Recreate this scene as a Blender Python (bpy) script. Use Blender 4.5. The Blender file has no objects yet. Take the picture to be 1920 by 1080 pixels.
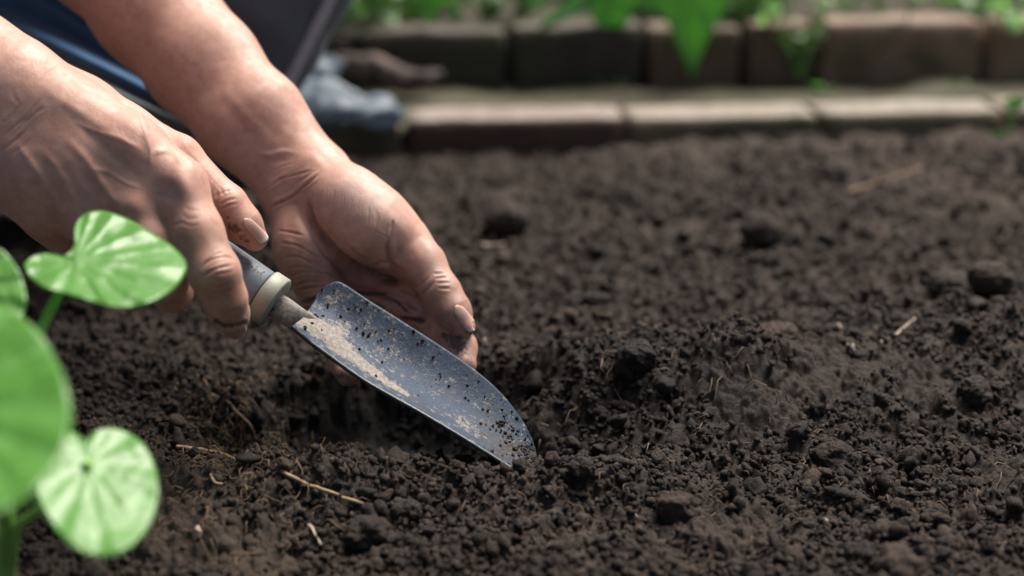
import bpy, math, random
import numpy as np
from mathutils import Vector, Matrix

random.seed(7)
rng = np.random.default_rng(7)
scene = bpy.context.scene
R = math.radians

# ------------------------------------------------------------------ camera
CAM_H, PITCH, FPX = 0.35, R(20.0), 2666.7
cam_d = bpy.data.cameras.new("camera")
cam = bpy.data.objects.new("camera", cam_d)
scene.collection.objects.link(cam)
cam.location = (0, 0, CAM_H)
cam.rotation_euler = (R(90) - PITCH, 0, 0)
cam_d.lens = 50.0
cam_d.sensor_width = 36.0
cam_d.clip_start = 0.02
cam_d.clip_end = 200.0
cam_d.dof.use_dof = True
cam_d.dof.focus_distance = 0.775
cam_d.dof.aperture_fstop = 3.1
scene.camera = cam

# ------------------------------------------------------------------ light
SUN_EL, SUN_AZ = R(58), R(38)          # azimuth measured from +y towards +x
world = bpy.data.worlds.new("World")
scene.world = world
world.use_nodes = True
wn = world.node_tree.nodes
wl = world.node_tree.links
sky = wn.new("ShaderNodeTexSky")
sky.sky_type = 'NISHITA'
sky.sun_disc = False
sky.sun_elevation = SUN_EL
sky.sun_rotation = SUN_AZ
sky.air_density = 1.0
sky.dust_density = 3.0
wl.new(sky.outputs[0], wn["Background"].inputs[0])
wn["Background"].inputs[1].default_value = 0.058
sun_d = bpy.data.lights.new("sun", 'SUN')
sun_d.energy = 5.0
sun_d.angle = R(38.0)
sun_d.color = (1.0, 0.935, 0.85)
sun = bpy.data.objects.new("sun", sun_d)
scene.collection.objects.link(sun)
sdir = Vector((math.sin(SUN_AZ) * math.cos(SUN_EL), math.cos(SUN_AZ) * math.cos(SUN_EL), math.sin(SUN_EL)))
sun.rotation_euler = sdir.to_track_quat('Z', 'Y').to_euler()
sun.location = (1, 2, 3)
scene.view_settings.view_transform = 'Standard'
scene.view_settings.look = 'None'
scene.view_settings.gamma = 1.0
scene.view_settings.exposure = 0.5
scene.view_settings.use_curve_mapping = False
scene.render.engine = 'CYCLES'
scene.cycles.use_denoising = True
scene.cycles.max_bounces = 8

# ------------------------------------------------------------------ helpers: places
CR = np.array([1.0, 0, 0])
CU = np.array([0, math.sin(PITCH), math.cos(PITCH)])
CF = np.array([0, math.cos(PITCH), -math.sin(PITCH)])
CO = np.array([0, 0, CAM_H])


def P(px, py, d):
    """survey point: bearing (px, py) and distance d along the view axis -> metres"""
    px, py, d = np.asarray(px, float), np.asarray(py, float), np.asarray(d, float)
    a = ((px - 960) / FPX * d)[..., None] * CR
    b = (-(py - 540) / FPX * d)[..., None] * CU
    return CO + a + b + d[..., None] * CF


def to_px(p):
    q = p - CO
    d = q @ CF
    return 960 + (q @ CR) / d * FPX, 540 - (q @ CU) / d * FPX, d


def G(px, py, z=0.0):
    """where the bearing (px, py) meets the level z"""
    v = P(px, py, 1.0) - CO
    t = (z - CAM_H) / v[2]
    return CO + v * t


def smooth_line(pts, n=8):
    pts = np.asarray(pts, float)
    if len(pts) < 3:
        t = np.linspace(0, 1, n + 1)[:, None]
        return pts[0] * (1 - t) + pts[-1] * t
    ext = np.vstack([2 * pts[0] - pts[1], pts, 2 * pts[-1] - pts[-2]])
    out = []
    for i in range(1, len(ext) - 2):
        p0, p1, p2, p3 = ext[i - 1], ext[i], ext[i + 1], ext[i + 2]
        for k in range(n):
            t = k / n
            out.append(0.5 * ((2 * p1) + (-p0 + p2) * t + (2 * p0 - 5 * p1 + 4 * p2 - p3) * t * t + (-p0 + 3 * p1 - 3 * p2 + p3) * t ** 3))
    out.append(ext[-2])
    return np.array(out)


# ------------------------------------------------------------------ helpers: noise
def _h(ix, iy, iz, s):
    ix = ix.astype(np.int64); iy = iy.astype(np.int64); iz = np.asarray(iz).astype(np.int64)
    h = (ix * 374761393 + iy * 668265263 + iz * 2147483647 + s * 974634777) & 0xFFFFFFFF
    h = ((h ^ (h >> 13)) * 1274126177) & 0xFFFFFFFF
    h = ((h ^ (h >> 16)) * 2246822519) & 0xFFFFFFFF
    return ((h ^ (h >> 15)) & 0xFFFFFF) / float(0xFFFFFF)


def vnoise2(x, y, s=0):
    ix, iy = np.floor(x), np.floor(y)
    fx, fy = x - ix, y - iy
    ux, uy = fx * fx * fx * (fx * (fx * 6 - 15) + 10), fy * fy * fy * (fy * (fy * 6 - 15) + 10)
    a = _h(ix, iy, 0, s); b = _h(ix + 1, iy, 0, s); c = _h(ix, iy + 1, 0, s); d = _h(ix + 1, iy + 1, 0, s)
    return (a * (1 - ux) + b * ux) * (1 - uy) + (c * (1 - ux) + d * ux) * uy - 0.5


def fbm2(x, y, o=4, s=0, g=0.5):
    r = 0; a = 1.0
    for i in range(o):
        r = r + a * vnoise2(x + i * 17.3, y - i * 9.1, s + i)
        x, y = (x * 0.8 - y * 0.6) * 2.02, (x * 0.6 + y * 0.8) * 2.02
        a *= g
    return r


def vnoise3(p, s=0):
    i = np.floor(p); f = p - i
    u = f * f * (3 - 2 * f)
    r = 0
    for dx in (0, 1):
        for dy in (0, 1):
            for dz in (0, 1):
                w = (u[:, 0] if dx else 1 - u[:, 0]) * (u[:, 1] if dy else 1 - u[:, 1]) * (u[:, 2] if dz else 1 - u[:, 2])
                r = r + w * _h(i[:, 0] + dx, i[:, 1] + dy, i[:, 2] + dz, s)
    return r - 0.5


def fbm3(p, o=3, s=0):
    r = 0; a = 1.0
    for k in range(o):
        r = r + a * vnoise3(p, s + k); p = p * 2.03 + 5.7; a *= .5
    return r


def clods(x, y, s, keep=1.0):
    """height field of round lumps resting side by side, in units of the cell"""
    ix, iy = np.floor(x), np.floor(y)
    best = np.zeros_like(x)
    for dx in (-1, 0, 1):
        for dy in (-1, 0, 1):
            cx, cy = ix + dx, iy + dy
            px = cx + _h(cx, cy, 1, s); py = cy + _h(cx, cy, 2, s)
            r = 0.30 + 0.55 * _h(cx, cy, 3, s) ** 1.5
            on = _h(cx, cy, 4, s) < keep
            e = 0.75 + 0.5 * _h(cx, cy, 5, s)
            d2 = (x - px) ** 2 * e + (y - py) ** 2 / e
            h = np.sqrt(np.maximum(r * r - d2, 0)) * on
            best = np.maximum(best, h)
    return best


# ------------------------------------------------------------------ helpers: objects
def tag(o, label=None, cat=None, group=None, kind=None):
    if label: o["label"] = label
    if cat: o["category"] = cat
    if group: o["group"] = group
    if kind: o["kind"] = kind
    return o


def empty(name, loc, label=None, cat=None, group=None):
    o = bpy.data.objects.new(name, None)
    scene.collection.objects.link(o)
    o.location = loc
    o.empty_display_size = 0.05
    return tag(o, label, cat, group)


def link_mesh(name, verts, faces, mat=None, parent=None, smooth=True, uv=None, attrs=None):
    me = bpy.data.meshes.new(name)
    verts = np.asarray(verts, np.float32)
    if parent is not None:
        verts = verts - np.array(parent.location, np.float32)
    if isinstance(faces, np.ndarray):
        n, k = faces.shape
        me.vertices.add(len(verts)); me.vertices.foreach_set("co", verts.ravel())
        me.loops.add(n * k); me.loops.foreach_set("vertex_index", faces.ravel().astype(np.int32))
        me.polygons.add(n)
        me.polygons.foreach_set("loop_start", np.arange(0, n * k, k, dtype=np.int32))
        me.polygons.foreach_set("loop_total", np.full(n, k, np.int32))
        me.update(calc_edges=True)
    else:
        me.from_pydata(verts.tolist(), [], faces)
        me.update()
    if smooth:
        me.polygons.foreach_set("use_smooth", np.ones(len(me.polygons), bool))
    if attrs:
        for k, v in attrs.items():
            a = me.attributes.new(k, 'FLOAT', 'POINT')
            a.data.foreach_set("value", np.asarray(v, np.float32))
    me.validate()
    if mat: me.materials.append(mat)
    o = bpy.data.objects.new(name, me)
    scene.collection.objects.link(o)
    if parent is not None: o.parent = parent
    return o


def tube(pts, rad, n=8, cap=True, flat=None):
    """swept tube: verts, faces"""
    pts = np.asarray(pts, float); m = len(pts)
    rad = np.broadcast_to(np.asarray(rad, float), (m,))
    tn = np.gradient(pts, axis=0); tn /= np.linalg.norm(tn, axis=1)[:, None] + 1e-12
    ref = np.array([0.13, 0.21, 0.97])
    if abs(tn.mean(0) @ ref) > .9: ref = np.array([1.0, 0.1, 0])
    V = []
    for i in range(m):
        a = np.cross(tn[i], ref); a /= np.linalg.norm(a) + 1e-12
        b = np.cross(a, tn[i])
        for k in range(n):
            th = 2 * math.pi * k / n
            V.append(pts[i] + rad[i] * (math.cos(th) * a + math.sin(th) * b))
    F = []
    for i in range(m - 1):
        for k in range(n):
            F.append((i * n + k, i * n + (k + 1) % n, (i + 1) * n + (k + 1) % n, (i + 1) * n + k))
    if cap:
        F.append(tuple(range(n))[::-1]); F.append(tuple((m - 1) * n + k for k in range(n)))
    return np.array(V), F


def join_parts(parts):
    V = []; F = []; o = 0
    for v, f in parts:
        V.append(v); F += [tuple(i + o for i in q) for q in f]; o += len(v)
    return np.vstack(V), F


# ------------------------------------------------------------------ helpers: materials
class NT:
    def __init__(self, name):
        self.m = bpy.data.materials.new(name); self.m.use_nodes = True
        self.t = self.m.node_tree; self.t.nodes.clear()
        self.out = self.n("ShaderNodeOutputMaterial")
        self.b = self.n("ShaderNodeBsdfPrincipled")
        self.l(self.b.outputs[0], self.out.inputs[0])
        self.co = self.n("ShaderNodeTexCoord").outputs["Object"]

    def n(self, t, **kw):
        x = self.t.nodes.new(t)
        for k, v in kw.items(): setattr(x, k, v)
        return x

    def l(self, a, b): self.t.links.new(a, b)

    def noise(self, scale, detail=4, rough=.55, vec=None, dist=0):
        x = self.n("ShaderNodeTexNoise")
        x.inputs["Scale"].default_value = scale; x.inputs["Detail"].default_value = detail
        x.inputs["Roughness"].default_value = rough; x.inputs["Distortion"].default_value = dist
        self.l(vec or self.co, x.inputs["Vector"])
        return x.outputs[0]

    def vor(self, scale, feature='F1', vec=None, rnd=1.0):
        x = self.n("ShaderNodeTexVoronoi", feature=feature)
        x.inputs["Scale"].default_value = scale; x.inputs["Randomness"].default_value = rnd
        self.l(vec or self.co, x.inputs["Vector"])
        return x.outputs["Distance"]

    def ramp(self, f, stops):
        x = self.n("ShaderNodeValToRGB")
        el = x.color_ramp.elements
        while len(el) > 1: el.remove(el[-1])
        for i, (p, c) in enumerate(stops):
            e = el[0] if i == 0 else el.new(p)
            e.position = p
            e.color = (c, c, c, 1) if isinstance(c, (int, float)) else (*c, 1)
        self.l(f, x.inputs[0])
        return x.outputs[0]

    def mix(self, f, a, b, mode='MIX'):
        x = self.n("ShaderNodeMix", data_type='RGBA', blend_type=mode)
        self._in(f, x.inputs[0]); self._in(a, x.inputs[6]); self._in(b, x.inputs[7])
        return x.outputs[2]

    def math(self, op, a, b=0.0, clamp=False):
        x = self.n("ShaderNodeMath", operation=op); x.use_clamp = clamp
        self._in(a, x.inputs[0]); self._in(b, x.inputs[1])
        return x.outputs[0]

    def _in(self, v, s):
        if isinstance(v, (int, float)): s.default_value = v
        elif isinstance(v, tuple): s.default_value = (*v, 1) if len(v) == 3 else v
        else: self.l(v, s)

    def attr(self, name):
        x = self.n("ShaderNodeAttribute"); x.attribute_name = name
        return x.outputs["Fac"]

    def bump(self, h, dist, strength=1.0, prev=None):
        x = self.n("ShaderNodeBump")
        x.inputs["Distance"].default_value = dist; x.inputs["Strength"].default_value = strength
        self.l(h, x.inputs["Height"])
        if prev: self.l(prev, x.inputs["Normal"])
        self.l(x.outputs[0], self.b.inputs["Normal"])
        return x.outputs[0]

    def set(self, **kw):
        for k, v in kw.items():
            self._in(v, self.b.inputs[k.replace("_", " ")])
        return self


def mat_simple(name, col, rough=.6, var=.25, scale=40, bump=0.0005, spec=.5, metal=0.0):
    t = NT(name)
    f = t.noise(scale, 5)
    c = t.mix(t.ramp(f, [(.3, 0.0), (.7, 1.0)]), tuple(x * (1 - var) for x in col), tuple(min(1, x * (1 + var)) for x in col))
    t.set(Base_Color=c, Roughness=rough, Metallic=metal)
    t.b.inputs["Specular IOR Level"].default_value = spec
    if bump: t.bump(t.noise(scale * 6, 4), bump, .6)
    return t.m


def mat_soil():
    t = NT("soil")
    big = t.noise(9, 3)
    mid = t.noise(140, 5, .6)
    fine = t.noise(900, 4, .7)
    c1 = t.mix(t.ramp(big, [(.35, 0.0), (.65, 1.0)]), (.0115, .0075, .0055), (.021, .0143, .0107))
    c2 = t.mix(t.ramp(mid, [(.35, 0.0), (.72, 1.0)]), c1, (.044, .029, .021))
    # dry specks and bits of straw-coloured fibre
    sp = t.ramp(t.vor(420), [(.0, 1.0), (.16, 0.0)])
    sel = t.ramp(t.noise(260, 2), [(.54, 0.0), (.60, 1.0)])
    c3 = t.mix(t.math('MULTIPLY', sp, sel), c2, (.24, .165, .115))
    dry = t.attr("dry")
    c4 = t.mix(t.math('MULTIPLY', dry, .75), c3, (.088, .060, .043))  # dry earth, plus the haze painted as paler soil at the right
    dark = t.attr("damp_shade")
    c5 = t.mix(dark, c4, (.007, .0055, .005))  # damp earth, plus the painted shade of the dug hole
    t.set(Base_Color=c5, Roughness=t.ramp(fine, [(.3, .55), (.7, .92)]))
    t.b.inputs["Specular IOR Level"].default_value = .35
    n1 = t.bump(mid, .004, .9)
    n2 = t.bump(fine, .0016, 1.0, n1)
    return t.m


def mat_skin():
    t = NT("skin")
    blot = t.noise(34, 6, .68)
    mott = t.noise(170, 3, .6)
    c = t.mix(t.ramp(blot, [(.34, 0.0), (.66, 1.0)]), (.51, .268, .192), (.65, .372, .285))
    c = t.mix(t.math('MULTIPLY', t.ramp(mott, [(.45, 0.0), (.72, 1.0)]), .5), c, (.46, .175, .12))
    red = t.attr("red")
    c = t.mix(t.math('MULTIPLY', red, .6), c, (.46, .155, .105))
    pale = t.attr("pale")
    c = t.mix(t.math('MULTIPLY', pale, .6), c, (.56, .42, .36))
    cre = t.attr("crease")
    c = t.mix(t.math('MULTIPLY', cre, .62, True), c, (.20, .075, .05))
    # ground-in soil
    d = t.attr("dirt")
    dn = t.math('ADD', d, t.math('MULTIPLY', t.math('SUBTRACT', t.noise(420, 4, .7), .5), 1.5))
    dm = t.ramp(dn, [(.44, 0.0), (.62, 1.0)])
    c = t.mix(t.math('MULTIPLY', dm, t.ramp(d, [(.05, 0.0), (.3, .88)])), c, (.032, .021, .016))
    gf = t.math('MULTIPLY', t.attr("grime"), t.ramp(t.noise(38, 6, .7), [(.38, 0.0), (.66, .75)]))
    c = t.mix(gf, c, (.20, .115, .080))
    specks = t.ramp(t.vor(330), [(.07, 1.0), (.13, 0.0)])
    ss = t.ramp(t.noise(45, 2), [(.56, 0.0), (.62, 1.0)])
    c = t.mix(t.math('MULTIPLY', t.math('MULTIPLY', specks, ss), t.attr("grime")), c, (.05, .03, .022))
    t.set(Base_Color=c, Roughness=t.ramp(mott, [(.3, .40), (.7, .55)]))
    t.b.inputs["Specular IOR Level"].default_value = .62
    t.b.inputs["Sheen Weight"].default_value = .16; t.b.inputs["Sheen Roughness"].default_value = .45; t.b.inputs["Sheen Tint"].default_value = (1, .9, .85, 1)
    t.b.inputs["Subsurface Weight"].default_value = .22
    t.b.inputs["Subsurface Radius"].default_value = (1.0, .34, .18)
    t.b.inputs["Subsurface Scale"].default_value = .0045
    mp = t.n("ShaderNodeMapping"); mp.inputs["Rotation"].default_value = (0.2, 0.3, .62); mp.inputs["Scale"].default_value = (1.0, 1.7, 1.3)
    t.l(t.co, mp.inputs[0])
    cells = t.ramp(t.vor(620, 'DISTANCE_TO_EDGE', mp.outputs[0]), [(.0, 0.0), (.16, 1.0)])
    n1 = t.bump(cells, .00013, .5)
    n2 = t.bump(t.noise(1100, 3), .00012, .4, n1)
    return t.m


def mat_leaf(name, c0, c1, cv, rough=.32, trans=.35, vein=True):
    t = NT(name)
    f = t.ramp(t.noise(60, 4), [(.3, 0.0), (.7, 1.0)])
    c = t.mix(f, c0, c1)
    net = t.ramp(t.vor(230, 'DISTANCE_TO_EDGE'), [(.0, 1.0), (.10, 0.0)])
    c = t.mix(t.math('MULTIPLY', net, .30), c, cv)
    c = t.mix(t.math('MULTIPLY', t.ramp(t.noise(95, 5, .75), [(.62, 0.0), (.70, 1.0)]), .35), c, (c0[0] * 1.5, c0[1] * .75, c0[2] * .6))
    if vein: c = t.mix(t.math('MULTIPLY', t.attr("vein"), .75), c, cv)
    t.set(Base_Color=c, Roughness=rough)
    t.b.inputs["Specular IOR Level"].default_value = .9
    t.b.inputs['Coat Weight'].default_value = .28; t.b.inputs['Coat Roughness'].default_value = .30
    t.bump(t.noise(160, 4), .0012, .5, t.bump(t.noise(600, 3), .0003, .5))
    tr = t.n("ShaderNodeBsdfTranslucent")
    t.l(t.mix(.5, c, (c1[0] * 1.6, c1[1] * 1.5, c1[2] * .7)), tr.inputs[0])
    ms = t.n("ShaderNodeMixShader"); ms.inputs[0].default_value = trans
    t.l(t.b.outputs[0], ms.inputs[1]); t.l(tr.outputs[0], ms.inputs[2]); t.l(ms.outputs[0], t.out.inputs[0])
    return t.m


def mat_brick(name, c0, c1, moss=.4, top_light=.8):
    t = NT(name)
    f = t.ramp(t.noise(30, 6, .65), [(.3, 0.0), (.7, 1.0)])
    c = t.mix(f, c0, c1)
    sp = t.ramp(t.vor(240), [(.1, 1.0), (.2, 0.0)])
    c = t.mix(t.math('MULTIPLY', sp, .35), c, tuple(x * 1.6 for x in c1))
    mm = t.ramp(t.noise(14, 5, .7), [(.62 - moss * .25, 0.0), (.75 - moss * .2, 1.0)])
    c = t.mix(t.math('MULTIPLY', mm, .8), c, (.055, .062, .022))
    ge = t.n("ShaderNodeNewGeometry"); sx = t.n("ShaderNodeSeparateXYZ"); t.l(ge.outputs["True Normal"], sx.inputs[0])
    du = t.math('MULTIPLY', t.ramp(sx.outputs[2], [(.45, 0.0), (.85, 1.0)]), t.ramp(t.noise(60, 5, .7), [(.30, .35), (.6, 1.0)]))  # lit tops against shaded fronts painted in: upward faces turn pale
    c = t.mix(t.math('MULTIPLY', du, top_light), c, (.36, .31, .27))
    t.set(Base_Color=c, Roughness=.85)
    n = t.bump(t.noise(160, 6, .7), .0025, .8)
    t.bump(t.noise(30, 4), .006, .6, n)
    return t.m


def mat_cloth(name, col, scale=1600, var=.2):
    t = NT(name)
    w = t.n("ShaderNodeTexWave"); w.inputs["Scale"].default_value = scale / 6; w.inputs["Distortion"].default_value = 1.5
    t.l(t.co, w.inputs[0])
    f = t.ramp(t.noise(22, 5), [(.3, 0.0), (.7, 1.0)])
    c = t.mix(f, tuple(x * (1 - var) for x in col), tuple(x * (1 + var) for x in col))
    c = t.mix(t.math('MULTIPLY', w.outputs[1], .25), c, tuple(x * 1.8 for x in col))
    t.set(Base_Color=c, Roughness=.9)
    t.b.inputs["Sheen Weight"].default_value = .3
    n = t.bump(t.noise(35, 4), .008, .6)
    t.bump(w.outputs[1], .0004, .6, n)
    return t.m


M_soil = mat_soil()
M_skin = mat_skin()
M_leaf = mat_leaf("leaf_fresh", (.13, .37, .05), (.20, .48, .10), (.26, .54, .16), .34, .52)
M_stem = mat_simple("stem_green", (.22, .42, .10), .45, .3, 60, .0003)
M_bleaf = mat_leaf("leaf_mid", (.13, .35, .08), (.21, .48, .14), (.2, .4, .12), .42, .52, False)
M_dleaf = mat_leaf("leaf_dark", (.06, .20, .02), (.12, .32, .05), (.2, .4, .12), .5, .3, False)
M_uleaf = mat_leaf("leaf_low", (.05, .18, .02), (.13, .36, .05), (.2, .4, .12), .5, .35, False)
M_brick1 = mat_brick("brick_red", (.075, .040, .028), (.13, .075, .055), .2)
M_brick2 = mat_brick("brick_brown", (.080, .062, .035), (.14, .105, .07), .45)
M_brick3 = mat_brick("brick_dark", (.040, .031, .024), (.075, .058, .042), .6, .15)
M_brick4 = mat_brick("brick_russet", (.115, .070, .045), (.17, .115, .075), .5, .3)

# ------------------------------------------------------------------ the soil bed
TIP = G(1000, 868)


def gauss(x, y, px, py, sx, sy, amp, rot=0.0):
    c = G(px, py)
    dx, dy = x - c[0], y - c[1]
    ca, sa = math.cos(rot), math.sin(rot)
    u, v = dx * ca + dy * sa, -dx * sa + dy * ca
    return amp * np.exp(-.5 * ((u / sx) ** 2 + (v / sy) ** 2))


def pit(x, y):
    h = G(690, 745); a = np.sqrt(((x - h[0]) / .098) ** 2 + ((y - h[1]) / .062) ** 2) + .35 * fbm2(x * 26, y * 26, 3, 15)
    t = np.clip((1.30 - a) / .75, 0, 1)
    return t * t * (3 - 2 * t)


def macro(x, y):
    z = 0.012 * fbm2(x * 5, y * 5, 3, 3) - 0.0125
    z -= .056 * pit(x, y)
    z += (.001 + .010 * np.clip(x * 2.2, 0, 1)) * np.clip((y - 1.1) * 4, 0, 1)
    z += gauss(x, y, 1080, 800, .036, .030, -.016)
    z += gauss(x, y, 452, 735, .022, .018, .030)
    z += gauss(x, y, 1190, 725, .060, .036, .017)
    z += gauss(x, y, 1060, 690, .045, .025, .010)
    z += gauss(x, y, 1330, 720, .05, .028, .018)
    z += gauss(x, y, 1500, 700, .045, .03, .012)
    z += gauss(x, y, 1960, 660, .07, .05, .036)
    z += gauss(x, y, 440, 905, .060, .022, .012)
    z += gauss(x, y, 800, 905, .080, .014, .012)
    z += gauss(x, y, 1100, 890, .040, .012, .012)
    z += gauss(x, y, 975, 890, .030, .010, -.006)
    z += gauss(x, y, 1650, 1060, .04, .03, .012)
    z += gauss(x, y, 1050, 320, .16, .035, -.012)
    z += gauss(x, y, 1800, 330, .20, .05, .010)
    return z


def soil_height(x, y, fine=True):
    z = macro(x, y)
    wx = x + .006 * fbm2(x * 60, y * 60, 3, 11)
    wy = y + .006 * fbm2(x * 60 + 7, y * 60 + 3, 3, 21)
    k = 1 - .65 * pit(x, y)
    z = z + .007 * k * fbm2(wx * 22, wy * 22, 4, 31)
    s = 1 / .034; z = z + .034 * .26 * k * clods(wx * s, wy * s, 41, .22)
    s = 1 / .016; z = z + .016 * .40 * k * clods(wx * s, wy * s, 51, .42)
    z = z + .0028 * fbm2(x * 130, y * 130, 3, 35, .6)
    s = 1 / .0078; z = z + .0078 * .50 * k * clods(wx * s + 3.3, wy * s, 61, .65)
    if fine:
        s = 1 / .0042; z = z + .0042 * .70 * clods(x * s, y * s + 1.7, 71, .85)
        z = z + .0011 * fbm2(x * 420, y * 420, 3, 81, .65)
    return z


def build_soil():
    rows = []
    y = 0.40
    while y < 1.52:
        rows.append(y)
        y += 0.00100 + max(0, y - .62) * .00165 + max(0, .58 - y) * .006
    rows = np.array(rows)
    u = np.concatenate([np.linspace(-2.2, -1.04, 90), np.linspace(-1.035, 1.035, 800), np.linspace(1.04, 2.2, 90)])
    w = 0.055 + 0.365 * rows
    X = u[None, :] * w[:, None]
    Y = np.repeat(rows[:, None], len(u), 1)
    # the bed curves very slightly, so that rows do not run straight
    Z = soil_height(X.ravel(), Y.ravel()).reshape(X.shape)
    x, y = X.ravel(), Y.ravel()
    Z[0, :] = Z[-1, :] = -.13; Z[:, 0] = Z[:, -1] = -.13      # the bed's outer edge runs down into the ground
    e = .0009
    # push lumps sideways a little, so their flanks steepen and overhang
    hx = (macro(x + e, y) - macro(x - e, y)) / (2 * e)
    sx = x + .0022 * fbm2(x * 240, y * 240, 2, 91)
    sy = y + .0022 * fbm2(x * 240 + 9, y * 240 + 4, 2, 95)
    V = np.stack([sx, sy, Z.ravel()], 1)
    nr, nc = X.shape
    i = np.arange(nr * nc).reshape(nr, nc)
    F = np.stack([i[:-1, :-1], i[:-1, 1:], i[1:, 1:], i[1:, :-1]], -1).reshape(-1, 4)
    damp_shade = np.clip(pit(x, y) * 1.6, 0, .95)  # shade in the dug hole and the hollow beside it, painted into the soil
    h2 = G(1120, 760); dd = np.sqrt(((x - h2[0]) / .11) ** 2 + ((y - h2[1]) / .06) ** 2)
    damp_shade = np.maximum(damp_shade, np.clip(1.3 - dd, 0, 1) * .45)
    dry = np.clip((y - .80) * .8 + np.clip(x - .05, 0, 1) * 1.5 + fbm2(x * 8, y * 8, 3, 5) * .5, 0, 1)  # besides dryness, warm haze at far right painted as paler soil
    dry = np.maximum(dry, np.clip((.72 - y) * 3 + fbm2(x * 14, y * 14, 3, 6) * .9, 0, .7)) * (1 - damp_shade)
    o = link_mesh("soil_bed", V, F, M_soil, attrs={"damp_shade": damp_shade, "dry": dry})
    tag(o, kind="structure")
    return nr * nc


build_soil()

# wide ground round the bed
gm = mat_simple("earth", (.045, .035, .026), .95, .3, 12, .004)
n = 60
gx = np.sinh(np.linspace(-4, 4, n)) * 2.2; gy = np.sinh(np.linspace(-4, 4, n)) * 2.2 + .9
GX, GY = np.meshgrid(gx, gy)
GZ = -.12 + 0 * GX
i = np.arange(n * n).reshape(n, n)
o = link_mesh("ground", np.stack([GX.ravel(), GY.ravel(), GZ.ravel()], 1),
              np.stack([i[:-1, :-1], i[:-1, 1:], i[1:, 1:], i[1:, :-1]], -1).reshape(-1, 4), gm)
tag(o, kind="structure")

# ---- loose crumbs, uncountable
def ico(sub=1):
    t = (1 + 5 ** .5) / 2
    v = [(-1, t, 0), (1, t, 0), (-1, -t, 0), (1, -t, 0), (0, -1, t), (0, 1, t), (0, -1, -t), (0, 1, -t), (t, 0, -1), (t, 0, 1), (-t, 0, -1), (-t, 0, 1)]
    f = [(0, 11, 5), (0, 5, 1), (0, 1, 7), (0, 7, 10), (0, 10, 11), (1, 5, 9), (5, 11, 4), (11, 10, 2), (10, 7, 6), (7, 1, 8),
         (3, 9, 4), (3, 4, 2), (3, 2, 6), (3, 6, 8), (3, 8, 9), (4, 9, 5), (2, 4, 11), (6, 2, 10), (8, 6, 7), (9, 8, 1)]
    v = [np.array(p, float) / np.linalg.norm(p) for p in v]
    for _ in range(sub):
        mid = {}; nf = []
        def m(a, b):
            k = (min(a, b), max(a, b))
            if k not in mid:
                q = v[a] + v[b]; v.append(q / np.linalg.norm(q)); mid[k] = len(v) - 1
            return mid[k]
        for a, b, c in f:
            ab, bc, ca = m(a, b), m(b, c), m(c, a)
            nf += [(a, ab, ca), (b, bc, ab), (c, ca, bc), (ab, bc, ca)]
        f = nf
    return np.array(v), np.array(f)


def scatter_crumbs(n, rmin, rmax, sub, sd, power=2.2, reg=None):
    r_ = np.random.default_rng(sd)
    bv, bf = ico(sub)
    variants = []
    for k in range(14):
        d = 1 + 1.1 * vnoise3(bv * 1.3 + k * 11.3, k) + .9 * vnoise3(bv * 3.6 + k * 7.1, k + 30)
        variants.append(bv * np.clip(d, .3, 2)[:, None] * r_.uniform(.55, 1.4, 3))
    if reg is None:
        t = r_.random(n)
        y = .50 + (1.36 - .50) * t ** 1.25
        x = r_.uniform(-1.1, 1.1, n) * (.055 + .365 * y)
    else:
        x, y = reg(n, r_)
    dens = fbm2(x * 16, y * 16, 3, 77)
    keep = (dens > -.30 + r_.uniform(-.15, .15, n)) & (r_.random(n) > .8 * pit(x, y))
    x, y = x[keep], y[keep]; n = len(x)
    rad = rmin + (rmax - rmin) * r_.random(n) ** power
    z = soil_height(x, y) + rad * r_.uniform(.1, .65, n)
    V = np.empty((n, len(bv), 3)); 
    ang = r_.uniform(0, 6.28, n); tl = r_.uniform(-1, 1, n)
    vi = r_.integers(0, 14, n)
    base = np.array(variants)[vi]
    ca, sa, ct, st = np.cos(ang)[:, None], np.sin(ang)[:, None], np.cos(tl)[:, None], np.sin(tl)[:, None]
    bx, by, bz = base[..., 0], base[..., 1], base[..., 2]
    by, bz = by * ct - bz * st, by * st + bz * ct
    bx, by = bx * ca - by * sa, bx * sa + by * ca
    V = np.stack([bx, by, bz], -1) * rad[:, None, None] + np.stack([x, y, z], 1)[:, None, :]
    F = (bf[None] + (np.arange(n) * len(bv))[:, None, None]).reshape(-1, 3)
    dry = np.repeat(np.clip(r_.normal(.22, .5, n) + (y - .8) * .6, 0, 1.3), len(bv))
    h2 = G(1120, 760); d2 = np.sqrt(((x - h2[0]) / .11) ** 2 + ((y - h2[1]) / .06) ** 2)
    hollow_shade = np.maximum(np.clip(pit(x, y) * 1.6, 0, .95), np.clip(1.3 - d2, 0, 1) * .5)  # crumbs take the same painted shade as the hole
    return V.reshape(-1, 3), F, dry * (1 - np.repeat(hollow_shade, len(bv))), np.repeat(hollow_shade, len(bv))


c1 = scatter_crumbs(60000, .0007, .0026, 0, 11, 1.7)
c2 = scatter_crumbs(4200, .0020, .0052, 1, 12, 3.0)
c3_ = scatter_crumbs(1100, .0008, .0028, 0, 13, 1.6, lambda n, r: (r.normal(TIP[0] + .003, .020, n), r.normal(TIP[1] - .004, .007, n)))
Vc = np.vstack([c1[0], c2[0], c3_[0]]); Fc = np.vstack([c1[1], c2[1] + len(c1[0]), c3_[1] + len(c1[0]) + len(c2[0])])
o = link_mesh("soil_crumbs", Vc, Fc, M_soil, smooth=False, attrs={"dry": np.concatenate([c1[2], c2[2], c3_[2]]), "damp_shade": np.concatenate([c1[3], c2[3], c3_[3]])})
tag(o, "loose crumbs of dark earth all over the bed", "soil", kind="stuff")

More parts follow.
